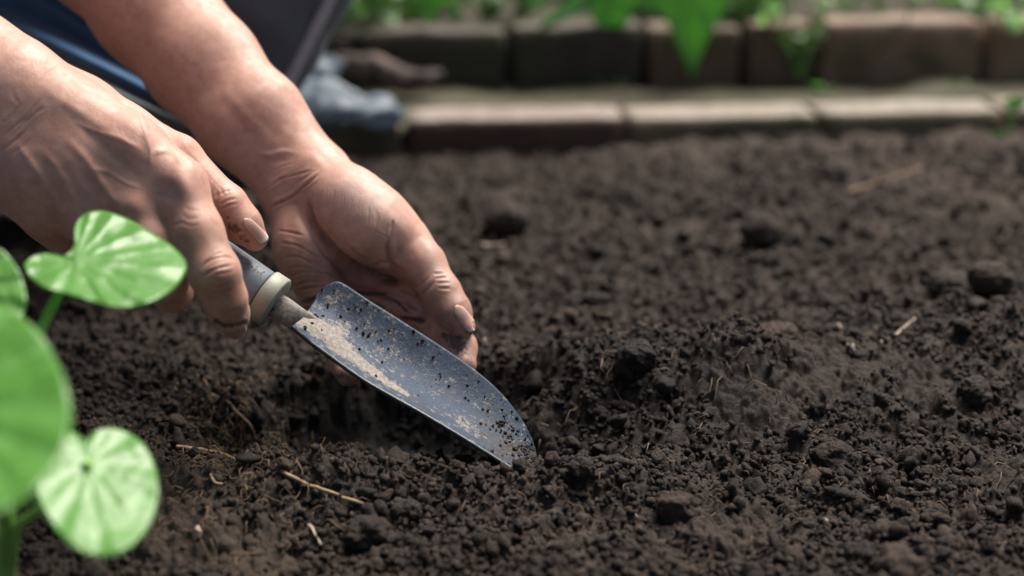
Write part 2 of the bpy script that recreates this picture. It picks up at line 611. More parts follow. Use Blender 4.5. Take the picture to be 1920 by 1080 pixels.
# ------------------------------------------------------------------ bodies: smooth distance fields
class Prim:
    __slots__ = ("a", "b", "ra", "rb", "n", "f")

    def __init__(self, a, b, ra, rb, n=None, f=1.0):
        self.a, self.b, self.ra, self.rb, self.n, self.f = np.array(a), np.array(b), ra, rb, n, f

    def ev(self, p):
        ab = self.b - self.a
        t = np.clip(((p - self.a) @ ab) / (ab @ ab + 1e-12), 0, 1)
        v = p - self.a - t[:, None] * ab
        if self.n is not None:
            v = v + ((self.f - 1) * (v @ self.n))[:, None] * self.n
        return np.sqrt((v * v).sum(1)) - (self.ra + (self.rb - self.ra) * t)


def smin(a, b, k):
    h = np.clip(.5 + .5 * (b - a) / k, 0, 1)
    return b * (1 - h) + a * h - k * h * (1 - h)


def chain(pts, n=None, f=1.0, world=False):
    """pts: (px, py, d, r_px)"""
    out = []
    q = []
    for p in pts:
        if world: q.append((np.array(p[:3], float), p[3]))
        else: q.append((P(p[0], p[1], p[2]), p[3] * p[2] / FPX))
    for i in range(len(q) - 1):
        out.append(Prim(q[i][0], q[i + 1][0], q[i][1], q[i + 1][1], n, f))
    return out


class Body:
    """core prims blended with k; limbs = lists of prims, each blended to the core with its own k, creased against one another"""
    def __init__(self, core, limbs, k=.010, kc=.0015):
        self.core, self.limbs, self.k, self.kc = core, limbs, k, kc

    def ev(self, p):
        c = None
        for q in self.core:
            d = q.ev(p)
            c = d if c is None else smin(c, d, self.k)
        tot = c
        for prims, kl, ki in self.limbs:
            l = None
            for q in prims:
                d = q.ev(p)
                l = d if l is None else smin(l, d, ki)
            tot = smin(tot, smin(c, l, kl), self.kc)
        return tot

    def ev_big(self, p, chunk=400000):
        return np.concatenate([self.ev(p[i:i + chunk]) for i in range(0, len(p), chunk)])

    def grad(self, p, e=2e-4):
        ks = np.array([[1, -1, -1], [-1, -1, 1], [-1, 1, -1], [1, 1, 1]], float)
        g = 0
        for k in ks: g = g + k * self.ev(p + k * e)[:, None]
        return g / (4 * e)

    def project(self, p, it=2):
        for _ in range(it):
            g = self.grad(p); d = self.ev(p)
            p = p - g * (d / ((g * g).sum(1) + 1e-6))[:, None]
        return p

    def normals(self, p):
        g = self.grad(p)
        return g / (np.linalg.norm(g, axis=1)[:, None] + 1e-9)


def surface(body, lo, hi, h, m=8):
    H = h * m
    lo = np.array(lo); nC = np.ceil((np.array(hi) - lo) / H).astype(int)
    cx = [lo[i] + (np.arange(nC[i]) + .5) * H for i in range(3)]
    C = np.stack(np.meshgrid(*cx, indexing='ij'), -1).reshape(-1, 3)
    dc = body.ev_big(C).reshape(nC)
    act = np.abs(dc) < H * 1.35
    D = np.repeat(np.repeat(np.repeat(dc.astype(np.float32), m, 0), m, 1), m, 2)
    am = np.repeat(np.repeat(np.repeat(act, m, 0), m, 1), m, 2)
    idx = np.nonzero(am)
    pts = lo + (np.stack(idx, 1)) * h
    D[idx] = body.ev_big(pts)
    D[0], D[-1] = 1, 1; D[:, 0], D[:, -1] = 1, 1; D[:, :, 0], D[:, :, -1] = 1, 1
    S = D < 0
    n = np.array(D.shape)
    cnt = np.zeros(n - 1, np.uint8)
    for a in (0, 1):
        for b in (0, 1):
            for c in (0, 1):
                cnt += S[a:n[0] - 1 + a, b:n[1] - 1 + b, c:n[2] - 1 + c]
    mixed = (cnt > 0) & (cnt < 8)
    ci = np.stack(np.nonzero(mixed), 1)
    vid = np.full(n - 1, -1, np.int32); vid[mixed] = np.arange(len(ci))
    acc = np.zeros((len(ci), 3)); w = np.zeros(len(ci))
    corners = [(a, b, c) for a in (0, 1) for b in (0, 1) for c in (0, 1)]
    for i, ca in enumerate(corners):
        for cb in corners[i + 1:]:
            if sum(abs(x - y) for x, y in zip(ca, cb)) != 1: continue
            da = D[ci[:, 0] + ca[0], ci[:, 1] + ca[1], ci[:, 2] + ca[2]]
            db = D[ci[:, 0] + cb[0], ci[:, 1] + cb[1], ci[:, 2] + cb[2]]
            x = (da < 0) != (db < 0)
            t = np.where(x, da / np.where(x, da - db, 1), 0)
            acc += np.where(x[:, None], np.array(ca) + t[:, None] * (np.array(cb) - np.array(ca)), 0)
            w += x
    V = lo + (ci + acc / np.maximum(w, 1)[:, None]) * h
    F = []
    for ax in range(3):
        sl0 = [slice(1, n[k] - 1) for k in range(3)]; sl1 = list(sl0)
        sl0[ax] = slice(0, n[ax] - 1); sl1[ax] = slice(1, n[ax])
        a, b = S[tuple(sl0)], S[tuple(sl1)]
        e = np.stack(np.nonzero(a != b), 1)
        inside = a[tuple(e.T)]
        off = np.array([1, 1, 1]); off[ax] = 0
        e = e + off
        u, v = [(1, 2), (2, 0), (0, 1)][ax]
        du = np.zeros(3, int); du[u] = 1; dv = np.zeros(3, int); dv[v] = 1
        q = [vid[tuple((e - du - dv).T)], vid[tuple((e - dv).T)], vid[tuple(e.T)], vid[tuple((e - du).T)]]
        q = np.stack(q, 1)
        q[~inside] = q[~inside][:, ::-1]
        F.append(q)
    F = np.vstack(F)
    F = F[(F >= 0).all(1)]
    return V, F


def laplace(V, F, body, it=3):
    for _ in range(it):
        acc = np.zeros_like(V); w = np.zeros(len(V))
        for a, b in ((0, 1), (1, 2), (2, 3), (3, 0)):
            for s, t in ((a, b), (b, a)):
                for k in range(3): acc[:, k] += np.bincount(F[:, s], V[F[:, t], k], len(V))
                w += np.bincount(F[:, s], minlength=len(V))
        V = V * .4 + acc / np.maximum(w, 1)[:, None] * .6
        V = body.project(V, 1)
    return V


def subdiv(V, F):
    E = np.sort(np.stack([F, np.roll(F, -1, 1)], -1).reshape(-1, 2), 1)
    key = E[:, 0].astype(np.int64) * len(V) + E[:, 1]
    uk, inv = np.unique(key, return_inverse=True)
    ev = np.stack([uk // len(V), uk % len(V)], 1)
    em = (V[ev[:, 0]] + V[ev[:, 1]]) / 2
    fm = V[F].mean(1)
    nV, nE = len(V), len(em)
    e = inv.reshape(-1, 4) + nV
    c = np.arange(len(F)) + nV + nE
    nf = [np.stack([F[:, k], e[:, k], c, e[:, (k + 3) % 4]], 1) for k in range(4)]
    return np.vstack([V, em, fm]), np.vstack(nf)


class Sculpt:
    def __init__(self, body, V, F):
        self.body, self.V, self.F = body, V, F
        self.N = body.normals(V)
        self.px, self.py, self.d = to_px(V)
        view = V - CO; view /= np.linalg.norm(view, axis=1)[:, None]
        self.face = -(self.N * view).sum(1)
        self.ppm = FPX / self.d
        self.disp = np.zeros(len(V))
        self.gain = 1.0
        self.at = {k: np.zeros(len(V)) for k in ("red", "pale", "crease", "dirt", "grime")}

    def _dist(self, line, reach, dmax):
        line = smooth_line(line)
        lo, hi = line.min(0) - reach, line.max(0) + reach
        s = np.nonzero((self.px > lo[0]) & (self.px < hi[0]) & (self.py > lo[1]) & (self.py < hi[1]) & (self.face > .05) & (self.d < dmax))[0]
        if len(s) == 0: return s, None, None
        q = np.stack([self.px[s], self.py[s]], 1)
        best = np.full(len(s), 1e9); tt = np.zeros(len(s)); m = len(line) - 1
        for i in range(m):
            a, b = line[i], line[i + 1]; ab = b - a
            t = np.clip(((q - a) @ ab) / (ab @ ab + 1e-9), 0, 1)
            d = np.hypot(*(q - a - t[:, None] * ab).T)
            u = d < best
            best[u] = d[u]; tt[u] = (i + t[u]) / m
        return s, best, tt

    def stroke(self, line, w, mm, taper=.25, dirt=0.0, crease=0.0, red=0.0, pale=0.0, dmax=9.0, wob=1.0):
        """press (mm<0) or raise (mm>0) the skin along a line; w = half width"""
        s, d, t = self._dist(line, w * 4, dmax)
        if len(s) == 0: return
        if wob: d = np.abs(d + wob * min(w, 3) * 1.1 * vnoise3(self.V[s] * 240, 5))
        if wob and w < 4: mm = mm * (1 + 1.1 * vnoise3(self.V[s] * 150, 15))
        g = np.exp(-(d / w) ** 2)
        tp = np.clip(np.minimum(t, 1 - t) / max(taper, 1e-3), 0, 1); tp = tp * tp * (3 - 2 * tp)
        mm = mm * self.gain
        g = g * tp * np.clip((self.face[s] - .05) * 5, 0, 1)
        self.disp[s] += mm * (.00085 if np.mean(mm) < 0 else .001) * g
        if np.mean(mm) < 0:      # skin piles up softly beside a fold
            self.disp[s] += -mm * .00028 * np.exp(-((d - 2.1 * w) / (w * 1.1)) ** 2) * tp
        g2 = np.exp(-(d / (w * 1.15)) ** 2) * tp
        for k, v in (("dirt", dirt), ("crease", crease), ("red", red), ("pale", pale)):
            if v: self.at[k][s] = np.maximum(self.at[k][s], v * g2)

    def dab(self, x, y, rx, ry, mm=0, ang=0, dmax=9.0, **kw):
        s = np.nonzero((abs(self.px - x) < 3 * max(rx, ry)) & (abs(self.py - y) < 3 * max(rx, ry)) & (self.face > 0) & (self.d < dmax))[0]
        dx, dy = self.px[s] - x, self.py[s] - y
        ca, sa = math.cos(R(ang)), math.sin(R(ang))
        u, v = dx * ca + dy * sa, -dx * sa + dy * ca
        g = np.exp(-((u / rx) ** 2 + (v / ry) ** 2))
        self.disp[s] += mm * .001 * g * np.clip(self.face[s] * 3, 0, 1)
        for k, val in kw.items():
            self.at[k][s] = np.maximum(self.at[k][s], val * g)

    def finish(self):
        return self.V + self.N * self.disp[:, None]


# ------------------------------------------------------------------ the person's left hand (palm up, farther)
def fl(v): return v / np.linalg.norm(v)


L_core = []
# forearm: a wide part and two bones that narrow it towards the wrist
L_core += chain([(10, -330, .965, 118), (190, -90, .935, 108), (283, 18, .91, 99), (378, 120, .889, 83), (471, 225, .871, 72), (562, 322, .863, 62)], CF, 1.08)
L_core += chain([(262, 26, .915, 70), (352, 138, .892, 62), (443, 240, .870, 58), (545, 352, .862, 50)], CF, 1.1)
L_core += chain([(330, 10, .908, 70), (408, 108, .887, 62), (498, 210, .868, 58), (592, 322, .862, 50)], CF, 1.1)
# palm
L_core += chain([(548, 372, .858, 46), (577, 468, .846, 53), (612, 560, .842, 46)])
L_core += chain([(565, 360, .862, 44), (625, 480, .858, 38), (665, 590, .852, 38)])
L_core += chain([(580, 350, .862, 44), (670, 470, .860, 36), (722, 588, .856, 38)])
L_core += chain([(600, 340, .862, 44), (700, 460, .862, 36), (768, 562, .850, 40)])
# thenar
L_core += chain([(598, 332, .853, 50), (655, 385, .840, 62), (705, 428, .838, 64), (757, 462, .840, 50)])
L_thumb = chain([(750, 455, .842, 47), (792, 496, .834, 43), (828, 548, .826, 35)]) + chain([(828, 548, .826, 35), (849, 585, .822, 34), (869, 612, .820, 22)])
L_index = chain([(768, 562, .850, 40), (832, 618, .840, 38)]) + chain([(832, 618, .840, 37), (858, 652, .828, 35), (869, 683, .820, 25)])
L_middle = chain([(722, 588, .856, 37), (772, 672, .846, 33), (790, 720, .828, 28), (780, 745, .815, 23)])
L_ring = chain([(668, 596, .854, 37), (708, 672, .845, 32), (708, 700, .830, 27), (690, 694, .818, 22)])
L_pinky = chain([(615, 572, .845, 40), (640, 640, .838, 34), (652, 680, .824, 31), (654, 700, .812, 24)])
left = Body(L_core, [(L_thumb, .007, .004), (L_index, .006, .004), (L_middle, .006, .004), (L_ring, .006, .004), (L_pinky, .006, .004)], k=.012, kc=.0018)

# ------------------------------------------------------------------ the right hand (back of the hand, nearer)
R_core = []
R_core += chain([(-700, -330, .80, 160), (-420, -110, .775, 150), (-180, 60, .755, 138), (-20, 180, .745, 122)], CF, 1.25)
R_core += chain([(-20, 150, .745, 92), (90, 205, .735, 74)], CF, 1.1)
R_core += chain([(-30, 250, .745, 95), (60, 300, .735, 80)], CF, 1.1)
R_core += chain([(40, 170, .742, 78), (150, 232, .735, 66), (240, 280, .730, 58), (335, 348, .727, 50)])          # index bone
R_core += chain([(0, 200, .742, 78), (130, 300, .732, 66), (250, 384, .726, 52)])                               # middle
R_core += chain([(-20, 230, .744, 78), (90, 330, .734, 62), (168, 404, .730, 49)])                              # ring
R_core += chain([(-60, 232, .748, 70), (38, 342, .740, 47), (92, 405, .738, 44)])                               # little
R_core += chain([(40, 165, .760, 74), (150, 205, .762, 56), (235, 240, .762, 43)])                              # thumb side
R_core += chain([(120, 290, .756, 60), (240, 330, .756, 52)])
R_thumb = chain([(225, 234, .760, 44), (335, 297, .757, 41), (426, 386, .756, 37)]) + chain([(426, 386, .756, 37), (455, 420, .757, 34), (478, 447, .760, 24)])
R_index = chain([(335, 348, .727, 50), (370, 435, .720, 47), (402, 512, .716, 46)]) + chain([(402, 512, .716, 46), (421, 560, .722, 39), (430, 588, .732, 35)]) + chain([(430, 588, .732, 33), (441, 617, .744, 20)])
R_middle = chain([(250, 384, .726, 50), (285, 455, .722, 46), (308, 522, .728, 45)]) + chain([(308, 522, .728, 43), (322, 548, .748, 36), (345, 540, .775, 30)])
R_ring = chain([(168, 404, .730, 47), (195, 450, .728, 44), (220, 500, .735, 42), (250, 515, .765, 34)])
R_pinky = chain([(92, 405, .738, 43), (118, 435, .746, 39), (160, 458, .765, 34), (210, 470, .785, 28)])
right = Body(R_core, [(R_thumb, .008, .005), (R_index, .008, .005), (R_middle, .007, .004), (R_ring, .007, .004), (R_pinky, .007, .004)], k=.011, kc=.0018)


def box_of(prims, clip=None):
    pts = []
    for q in prims:
        for c, r in ((q.a, q.ra), (q.b, q.rb)): pts += [c - r * 1.15, c + r * 1.15]
    pts = np.array(pts)
    return pts.min(0) - .012, pts.max(0) + .012


def make(body, h, lap=3, sub=1):
    prims = body.core + [q for l in body.limbs for q in l[0]]
    lo, hi = box_of(prims)
    V, F = surface(body, lo, hi, h)
    V = laplace(V, F, body, lap)
    for _ in range(sub):
        V, F = subdiv(V, F)
        V = body.project(V, 2)
    return V, F


VL, FL = make(left, .00150)
VR, FR = make(right, .00150)
print("left verts", len(VL), "right verts", len(VR))

# ---- sculpt the palm
S = Sculpt(left, VL, FL)
# folds of the wrist
S.stroke([(503, 394), (518, 383), (544, 371), (578, 343), (602, 322)], 2.6, -1.3, crease=.5)
S.stroke([(490, 366), (520, 340), (557, 327), (600, 318)], 2.2, -.6, taper=.4, crease=.2)
S.stroke([(535, 356), (565, 338), (612, 306)], 1.9, -.35, taper=.45)
S.stroke([(508, 350), (535, 330), (575, 312)], 1.9, -.3, taper=.45)
S.stroke([(500, 330), (525, 314), (560, 304)], 1.9, -.25, taper=.45)
S.stroke([(462, 280), (500, 290), (535, 284), (565, 292)], 5, .5, taper=.4, pale=.5)
S.stroke([(470, 290), (510, 301), (550, 297)], 5, -.35, taper=.45)
# tendons and veins of the forearm
S.gain = .6
S.stroke([(380, 120), (440, 195), (505, 262), (530, 285)], 12, .8, taper=.5)
S.stroke([(390, 150), (455, 228), (520, 280)], 12, -.8, taper=.5)
S.stroke([(430, 150), (490, 230), (545, 280)], 11, -.5, taper=.5)
S.stroke([(415, 45), (455, 72), (480, 105), (510, 140)], 7, .4, taper=.45)
S.stroke([(498, 142), (535, 162), (570, 195), (600, 240)], 5, .8, taper=.3)
S.stroke([(575, 265), (600, 262), (625, 280), (640, 302)], 6, .7, taper=.4, pale=.4)
S.stroke([(560, 285), (585, 282), (612, 300), (628, 322)], 6, -.5, taper=.4)
# life line and the hollow of the palm
S.gain = 1.15
S.stroke([(578, 370), (581, 405), (601, 438), (629, 469), (659, 498), (684, 516), (718, 528), (765, 534)], 4.6, -2.8, taper=.12, crease=.9, dirt=.2)
S.stroke([(645, 487), (684, 516), (718, 529), (768, 535)], 3.6, -1.2, taper=.3, crease=1.0, dirt=.8)
S.stroke([(578, 380), (582, 410), (605, 445), (640, 485), (680, 520)], 12, -2.6, taper=.25)
S.dab(705, 528, 52, 22, -6.0, 20)
S.dab(660, 520, 45, 20, -3.5, 30)
S.stroke([(622, 455), (650, 486), (672, 511)], 2.0, -.8, crease=.5)
# folds across the palm
S.dab(632, 545, 30, 18, 1.4, 10); S.dab(700, 585, 26, 12, 1.6, 20); S.dab(668, 562, 20, 10, 1.0, 20); S.dab(755, 578, 16, 10, 1.4, 20)
for ln, a in (([(600, 470), (640, 505), (676, 530)], -.8), ([(612, 530), (650, 536), (690, 538), (730, 545)], -.9), ([(690, 560), (712, 574), (735, 590)], -.8), ([(655, 552), (690, 572), (722, 596)], -1.0),
              ([(735, 556), (752, 566), (775, 570)], -1.0), ([(640, 470), (662, 490), (690, 505)], -.5), ([(650, 455), (672, 476), (700, 492)], -.4), ([(610, 488), (650, 516), (668, 524)], -.5),
              ([(760, 560), (770, 575), (790, 584)], -.8), ([(740, 540), (760, 548), (782, 552)], -1.0)):
    S.stroke(ln, 2.4, a, taper=.35, crease=.75, dirt=.35)
S.stroke([(600, 508), (640, 520), (690, 530)], 2.4, -.7, crease=.4, dirt=.2)
S.stroke([(655, 540), (690, 548), (735, 554)], 3.6, -2.2, crease=1.0, dirt=.8)
S.stroke([(708, 554), (744, 567), (772, 594)], 3.0, -1.5, crease=1.0, dirt=.7)
S.stroke([(745, 597), (775, 600), (803, 602)], 4.2, -2.4, crease=1.0, dirt=.85)
S.stroke([(700, 568), (728, 582), (748, 600)], 2.4, -.9, crease=.4, dirt=.2)
S.stroke([(563, 569), (585, 563), (608, 556)], 3.4, -1.8, crease=1.0, dirt=.8)
for ln in ([(519, 432), (545, 436), (574, 444)], [(524, 455), (560, 462), (605, 490)], [(530, 484), (560, 482), (590, 497)],
           [(542, 520), (575, 510), (620, 516)], [(535, 505), (560, 500), (600, 508)], [(548, 538), (580, 528), (610, 531)],
           [(556, 545), (600, 538), (640, 540)],
           [(590, 450), (610, 480), (640, 505)]):
    S.stroke(ln, 2.2, -.5, crease=.32, dirt=.12)
# ball of the thumb
S.stroke([(731, 440), (727, 473), (735, 494), (753, 512)], 4.0, -1.7, crease=.4)
S.stroke([(693, 505), (716, 492), (733, 496)], 2.6, -1.2, crease=.4)
S.stroke([(700, 514), (722, 507), (740, 508)], 2.4, -1.0, crease=.4)
S.dab(722, 501, 14, 8, 1.6, 0)
S.stroke([(701, 450), (706, 425), (712, 400)], 2.4, -.5)
S.stroke([(732, 448), (734, 430), (737, 411)], 2.4, -.6)
for k in range(9):
    x0 = 612 + k * 11 + (k % 3) * 3
    S.stroke([(x0, 345 + k * 5), (x0 - 2, 372 + k * 6), (x0 - 8, 398 + k * 6)], 1.7, -.22 - .1 * (k % 2))
for k in range(9):
    S.stroke([(650 + k * 5, 462 - k * 4), (672 + k * 6, 474 - k * 4), (700 + k * 5, 480 - k * 3)], 1.7, -.22)
# thumb joints
S.gain = .7
S.stroke([(772, 556), (795, 549), (818, 522)], 3.2, -1.3, crease=.4)
S.stroke([(768, 540), (788, 536), (806, 516)], 2.2, -.5)
for ln in ([(812, 514), (834, 512)], [(815, 522), (840, 520)], [(818, 531), (845, 530)], [(820, 540), (846, 541)]):
    S.stroke(ln, 2.2, -.7, crease=.25)
S.stroke([(795, 557), (800, 585), (822, 612)], 6, -.9, taper=.4)
S.dab(740, 415, 26, 14, .8, 45, pale=.4); S.dab(680, 375, 70, 42, 0, 40, pale=.9); S.dab(815, 500, 16, 50, 0, -25, pale=.6)
S.dab(800, 455, 10, 28, .6, -30, pale=.5)
S.dab(690, 540, 80, 45, red=.75)
for a in ((845, 560, 24, 16), (800, 480, 30, 18), (640, 560, 60, 30)): S.dab(*a, red=.5)
S.dab(585, 545, 40, 40, red=.5); S.dab(540, 420, 25, 40, red=.35)
S.dab(845, 610, 30, 16, -0.2, 30, dirt=.30)
S.dab(858, 645, 30, 18, 0, 50, dirt=.85); S.dab(880, 625, 16, 6, 0, 45, dirt=.7)
S.dab(880, 672, 12, 16, 0, 60, dirt=.55)
S.dab(835, 632, 18, 10, 0, 30, dirt=.8)
S.dab(700, 545, 60, 14, 0, 15, dirt=.24)
S.dab(640, 705, 30, 14, 0, 0, dirt=.62)
S.at["grime"] = np.clip((S.py - 430) / 120, 0, 1) * np.clip((S.px - 480) / 60, 0, 1)
S.disp += .0005 * vnoise3(S.V * 70, 3) + .00022 * vnoise3(S.V * 210, 8)
SL = S

# ---- sculpt the back of the right hand
S = Sculpt(right, VR, FR)
S.gain = .42
# creases of the wrist
for ln, a in (([(0, 262), (30, 236), (57, 210), (80, 178)], -.9), ([(14, 264), (40, 236), (66, 212), (88, 190)], -.7), ([(36, 238), (62, 216), (92, 198)], -.5),
              ([(0, 236), (24, 215), (44, 190)], -.6), ([(-6, 290), (30, 262), (52, 240)], -.6), ([(72, 144), (90, 132), (110, 119)], -.5), ([(82, 116), (98, 105)], -.4),
              ([(22, 160), (26, 180), (40, 200)], -.4), ([(20, 292), (46, 272), (70, 246)], -.4)):
    S.stroke(ln, 2.8, a, crease=.28)
# tendons
S.stroke([(60, 150), (140, 205), (225, 262), (300, 318)], 11, 1.1, taper=.3)
S.stroke([(120, 210), (167, 253), (225, 300), (270, 345)], 8, -.9, taper=.35)
S.stroke([(110, 245), (160, 298), (190, 342), (213, 375), (240, 404)], 9, 1.9, taper=.25)
S.stroke([(150, 310), (178, 350), (204, 384)], 8, -2.0, taper=.35)
S.stroke([(70, 270), (113, 324), (136, 369), (152, 396)], 8, 1.6, taper=.25)
S.stroke([(88, 320), (112, 374), (130, 402)], 7, -1.6, taper=.35)
S.stroke([(25, 260), (59, 307), (98, 366), (112, 400)], 7, 1.5, taper=.25)
S.stroke([(30, 300), (60, 350), (80, 385)], 8, -.9, taper=.35)
# veins
S.stroke([(253, 205), (268, 230), (276, 262), (283, 293), (277, 330)], 5.5, 1.3, taper=.25, pale=.3)
S.stroke([(283, 293), (305, 283), (330, 290), (346, 318)], 5, 1.0, taper=.25)
S.stroke([(133, 226), (180, 246), (230, 262), (280, 292)], 4.5, .8, taper=.25)
S.stroke([(160, 316), (200, 322), (240, 345), (268, 352)], 4.5, .8, taper=.25)
S.stroke([(270, 235), (290, 250), (310, 285)], 6, -.9, taper=.35)
# knuckle hollows
S.dab(312, 358, 20, 17, -2.3, 30)
S.dab(345, 350, 20, 30, 1.6, -20, pale=.15)
S.dab(250, 385, 24, 20, 1.5, 0)
S.dab(215, 400, 14, 22, -1.6, -20)
S.dab(350, 262, 18, 14, .8, 40)
S.stroke([(322, 425), (338, 418), (352, 424)], 3, -.6)
for ln in ([(338, 398), (352, 410), (375, 408)], [(345, 385), (358, 395), (378, 392)], [(340, 412), (356, 424), (376, 420)]):
    S.stroke(ln, 2.4, -.45)
# index finger middle joint
for ln, a in (([(374, 508), (392, 490), (420, 482), (440, 488)], -1.0), ([(376, 521), (404, 505), (440, 497)], -1.4), ([(383, 531), (408, 538), (436, 527)], -1.0),
              ([(380, 500), (400, 480), (424, 472)], -.6), ([(392, 545), (414, 550), (438, 540)], -.6), ([(376, 540), (384, 556)], -.5), ([(396, 515), (420, 512), (440, 508)], -.7),
              ([(402, 524), (412, 512), (416, 500)], -.5)):
    S.stroke(ln, 2.4, a, crease=.35, red=.3)
S.dab(412, 515, 27, 24, .9, 0, red=.35)
S.stroke([(396, 600), (425, 612), (466, 604)], 4.5, -4.0, taper=.1, crease=1.0, dirt=.85)
S.stroke([(402, 578), (425, 584), (455, 578)], 2.4, -.5, crease=.3)
# thumb joint
for ln, a in (([(414, 350), (420, 368)], -.7), ([(404, 350), (408, 372), (402, 388)], -.6), ([(410, 386), (426, 376), (445, 372)], -.9), ([(404, 396), (428, 386), (450, 380)], -.6),
              ([(398, 372), (420, 360), (438, 356)], -.6), ([(425, 352), (430, 366)], -.5), ([(390, 352), (396, 370)], -.4), ([(378, 330), (384, 352)], -.4), ([(362, 296), (372, 320)], -.4)):
    S.stroke(ln, 2.3, a, crease=.3)
for k in range(8):
    S.stroke([(338 + k * 9, 268 + k * 10), (346 + k * 9, 282 + k * 10), (350 + k * 8, 298 + k * 10)], 1.7, -.25)
for k in range(10):
    S.stroke([(130 + k * 14, 170 + k * 9), (146 + k * 14, 186 + k * 9), (156 + k * 14, 205 + k * 9)], 1.8, -.16)
S.dab(455, 448, 30, 14, 0, 45, dirt=.5); S.dab(438, 428, 18, 12, 0, 40, dirt=.85); S.dab(462, 452, 9, 8, 0, 40, dirt=.65); S.dab(428, 408, 8, 12, 0, 40, dirt=.45)
S.dab(437, 618, 22, 13, 0, 0, dirt=.30)
S.dab(330, 560, 40, 20, 0, 0, dirt=.35); S.dab(415, 600, 26, 12, 0, 0, dirt=.35)
S.dab(440, 385, 26, 22, red=.4); S.dab(345, 345, 34, 34, red=.3); S.dab(110, 420, 50, 34, red=.45); S.dab(430, 560, 30, 30, red=.35)
S.at["grime"] = np.clip((S.px - 300) / 120, 0, 1) * np.clip((S.py - 300) / 160, 0, 1) * .9
S.disp += .0007 * vnoise3(S.V * 60, 13) + .00022 * vnoise3(S.V * 210, 18)
SR = S

person = empty("person", (-.75, .95, 0), "person kneeling in dark trousers and blue apron, digging with a trowel", "person")

# torso, shoulders and head, mostly above and left of the view: same skin, sleeves cover the joint
elR, elL = P(-735, -355, .81), P(-60, -420, .985)
shR, shL = np.array([-.70, .78, .60]), np.array([-.62, 1.12, .60])
hip = np.array([-.86, 1.02, .22])
hd = np.array([-.52, .93, .86])
up_core = [Prim(P(-420, -110, .775), elR, .040, .042), Prim(elR, shR, .042, .052), Prim(P(190, -90, .935), elL, .040, .042), Prim(elL, shL, .042, .052),
           Prim(shR, shL, .055, .055), Prim((shR + shL) / 2, hip, .12, .12), Prim((shR + shL) / 2 + [0, 0, .02], hd - [.03, 0, .05], .055, .05),
           Prim(hd + [-.025, 0, .03], hd + [0, 0, .0], .085, .078), Prim(hd + [.035, 0, -.035], hd + [.045, 0, -.06], .050, .035),
           Prim(hd + [.075, 0, .01], hd + [.098, 0, -.018], .008, .013), Prim(hd + [-.01, -.078, -.012], hd + [-.012, -.082, .016], .010, .012),
           Prim(hd + [-.01, .078, -.012], hd + [-.012, .082, .016], .010, .012), Prim(hd + [.078, -.02, -.047], hd + [.078, .02, -.047], .008, .008),
           Prim(hd + [.068, -.032, .012], hd + [.068, -.03, .012], .012, .012), Prim(hd + [.068, .032, .012], hd + [.068, .03, .012], .012, .012)]
upper = Body(up_core, [], k=.02)
VU, FU = make(upper, .0065, 2, 0)

zeros = np.zeros(len(VU))
Vb = np.vstack([SL.finish(), SR.finish(), VU])
Fb = np.vstack([FL, FR + len(VL), FU + len(VL) + len(VR)])
att = {k: np.concatenate([SL.at[k], SR.at[k], zeros]) for k in SL.at}
link_mesh("body", Vb, Fb, M_skin, person, attrs=att)


def cast(body, px, py, d0, d1, n=160):
    """first skin point on a bearing"""
    ds = np.linspace(d0, d1, n)
    p = P(np.full(n, px), np.full(n, py), ds)
    v = body.ev(p)
    i = np.nonzero(v < 0)[0]
    if len(i) == 0 or i[0] == 0: return None
    i = i[0]; t = v[i - 1] / (v[i - 1] - v[i])
    return p[i - 1] * (1 - t) + p[i] * t


M_nail = NT("nail")
M_nail.set(Base_Color=M_nail.mix(M_nail.ramp(M_nail.attr("tip"), [(.78, 0.0), (.86, .8), (.93, 1.0)]), (.66, .43, .36), (.74, .66, .58)), Roughness=.5)
M_nail._in(M_nail.mix(M_nail.ramp(M_nail.attr('tip'), [(.95, 0.0), (.985, .9)]), M_nail.mix(M_nail.ramp(M_nail.attr('tip'), [(.80, 0.0), (.9, 1.0)]), (.64, .40, .33), (.72, .62, .54)), (.09, .055, .04)), M_nail.b.inputs['Base Color'])
M_nail.b.inputs['Specular IOR Level'].default_value = .3
M_nail.b.inputs["Subsurface Weight"].default_value = .15; M_nail.b.inputs["Subsurface Scale"].default_value = .002
M_nail.bump(M_nail.noise(900, 3), .00012, .5)
M_nail = M_nail.m


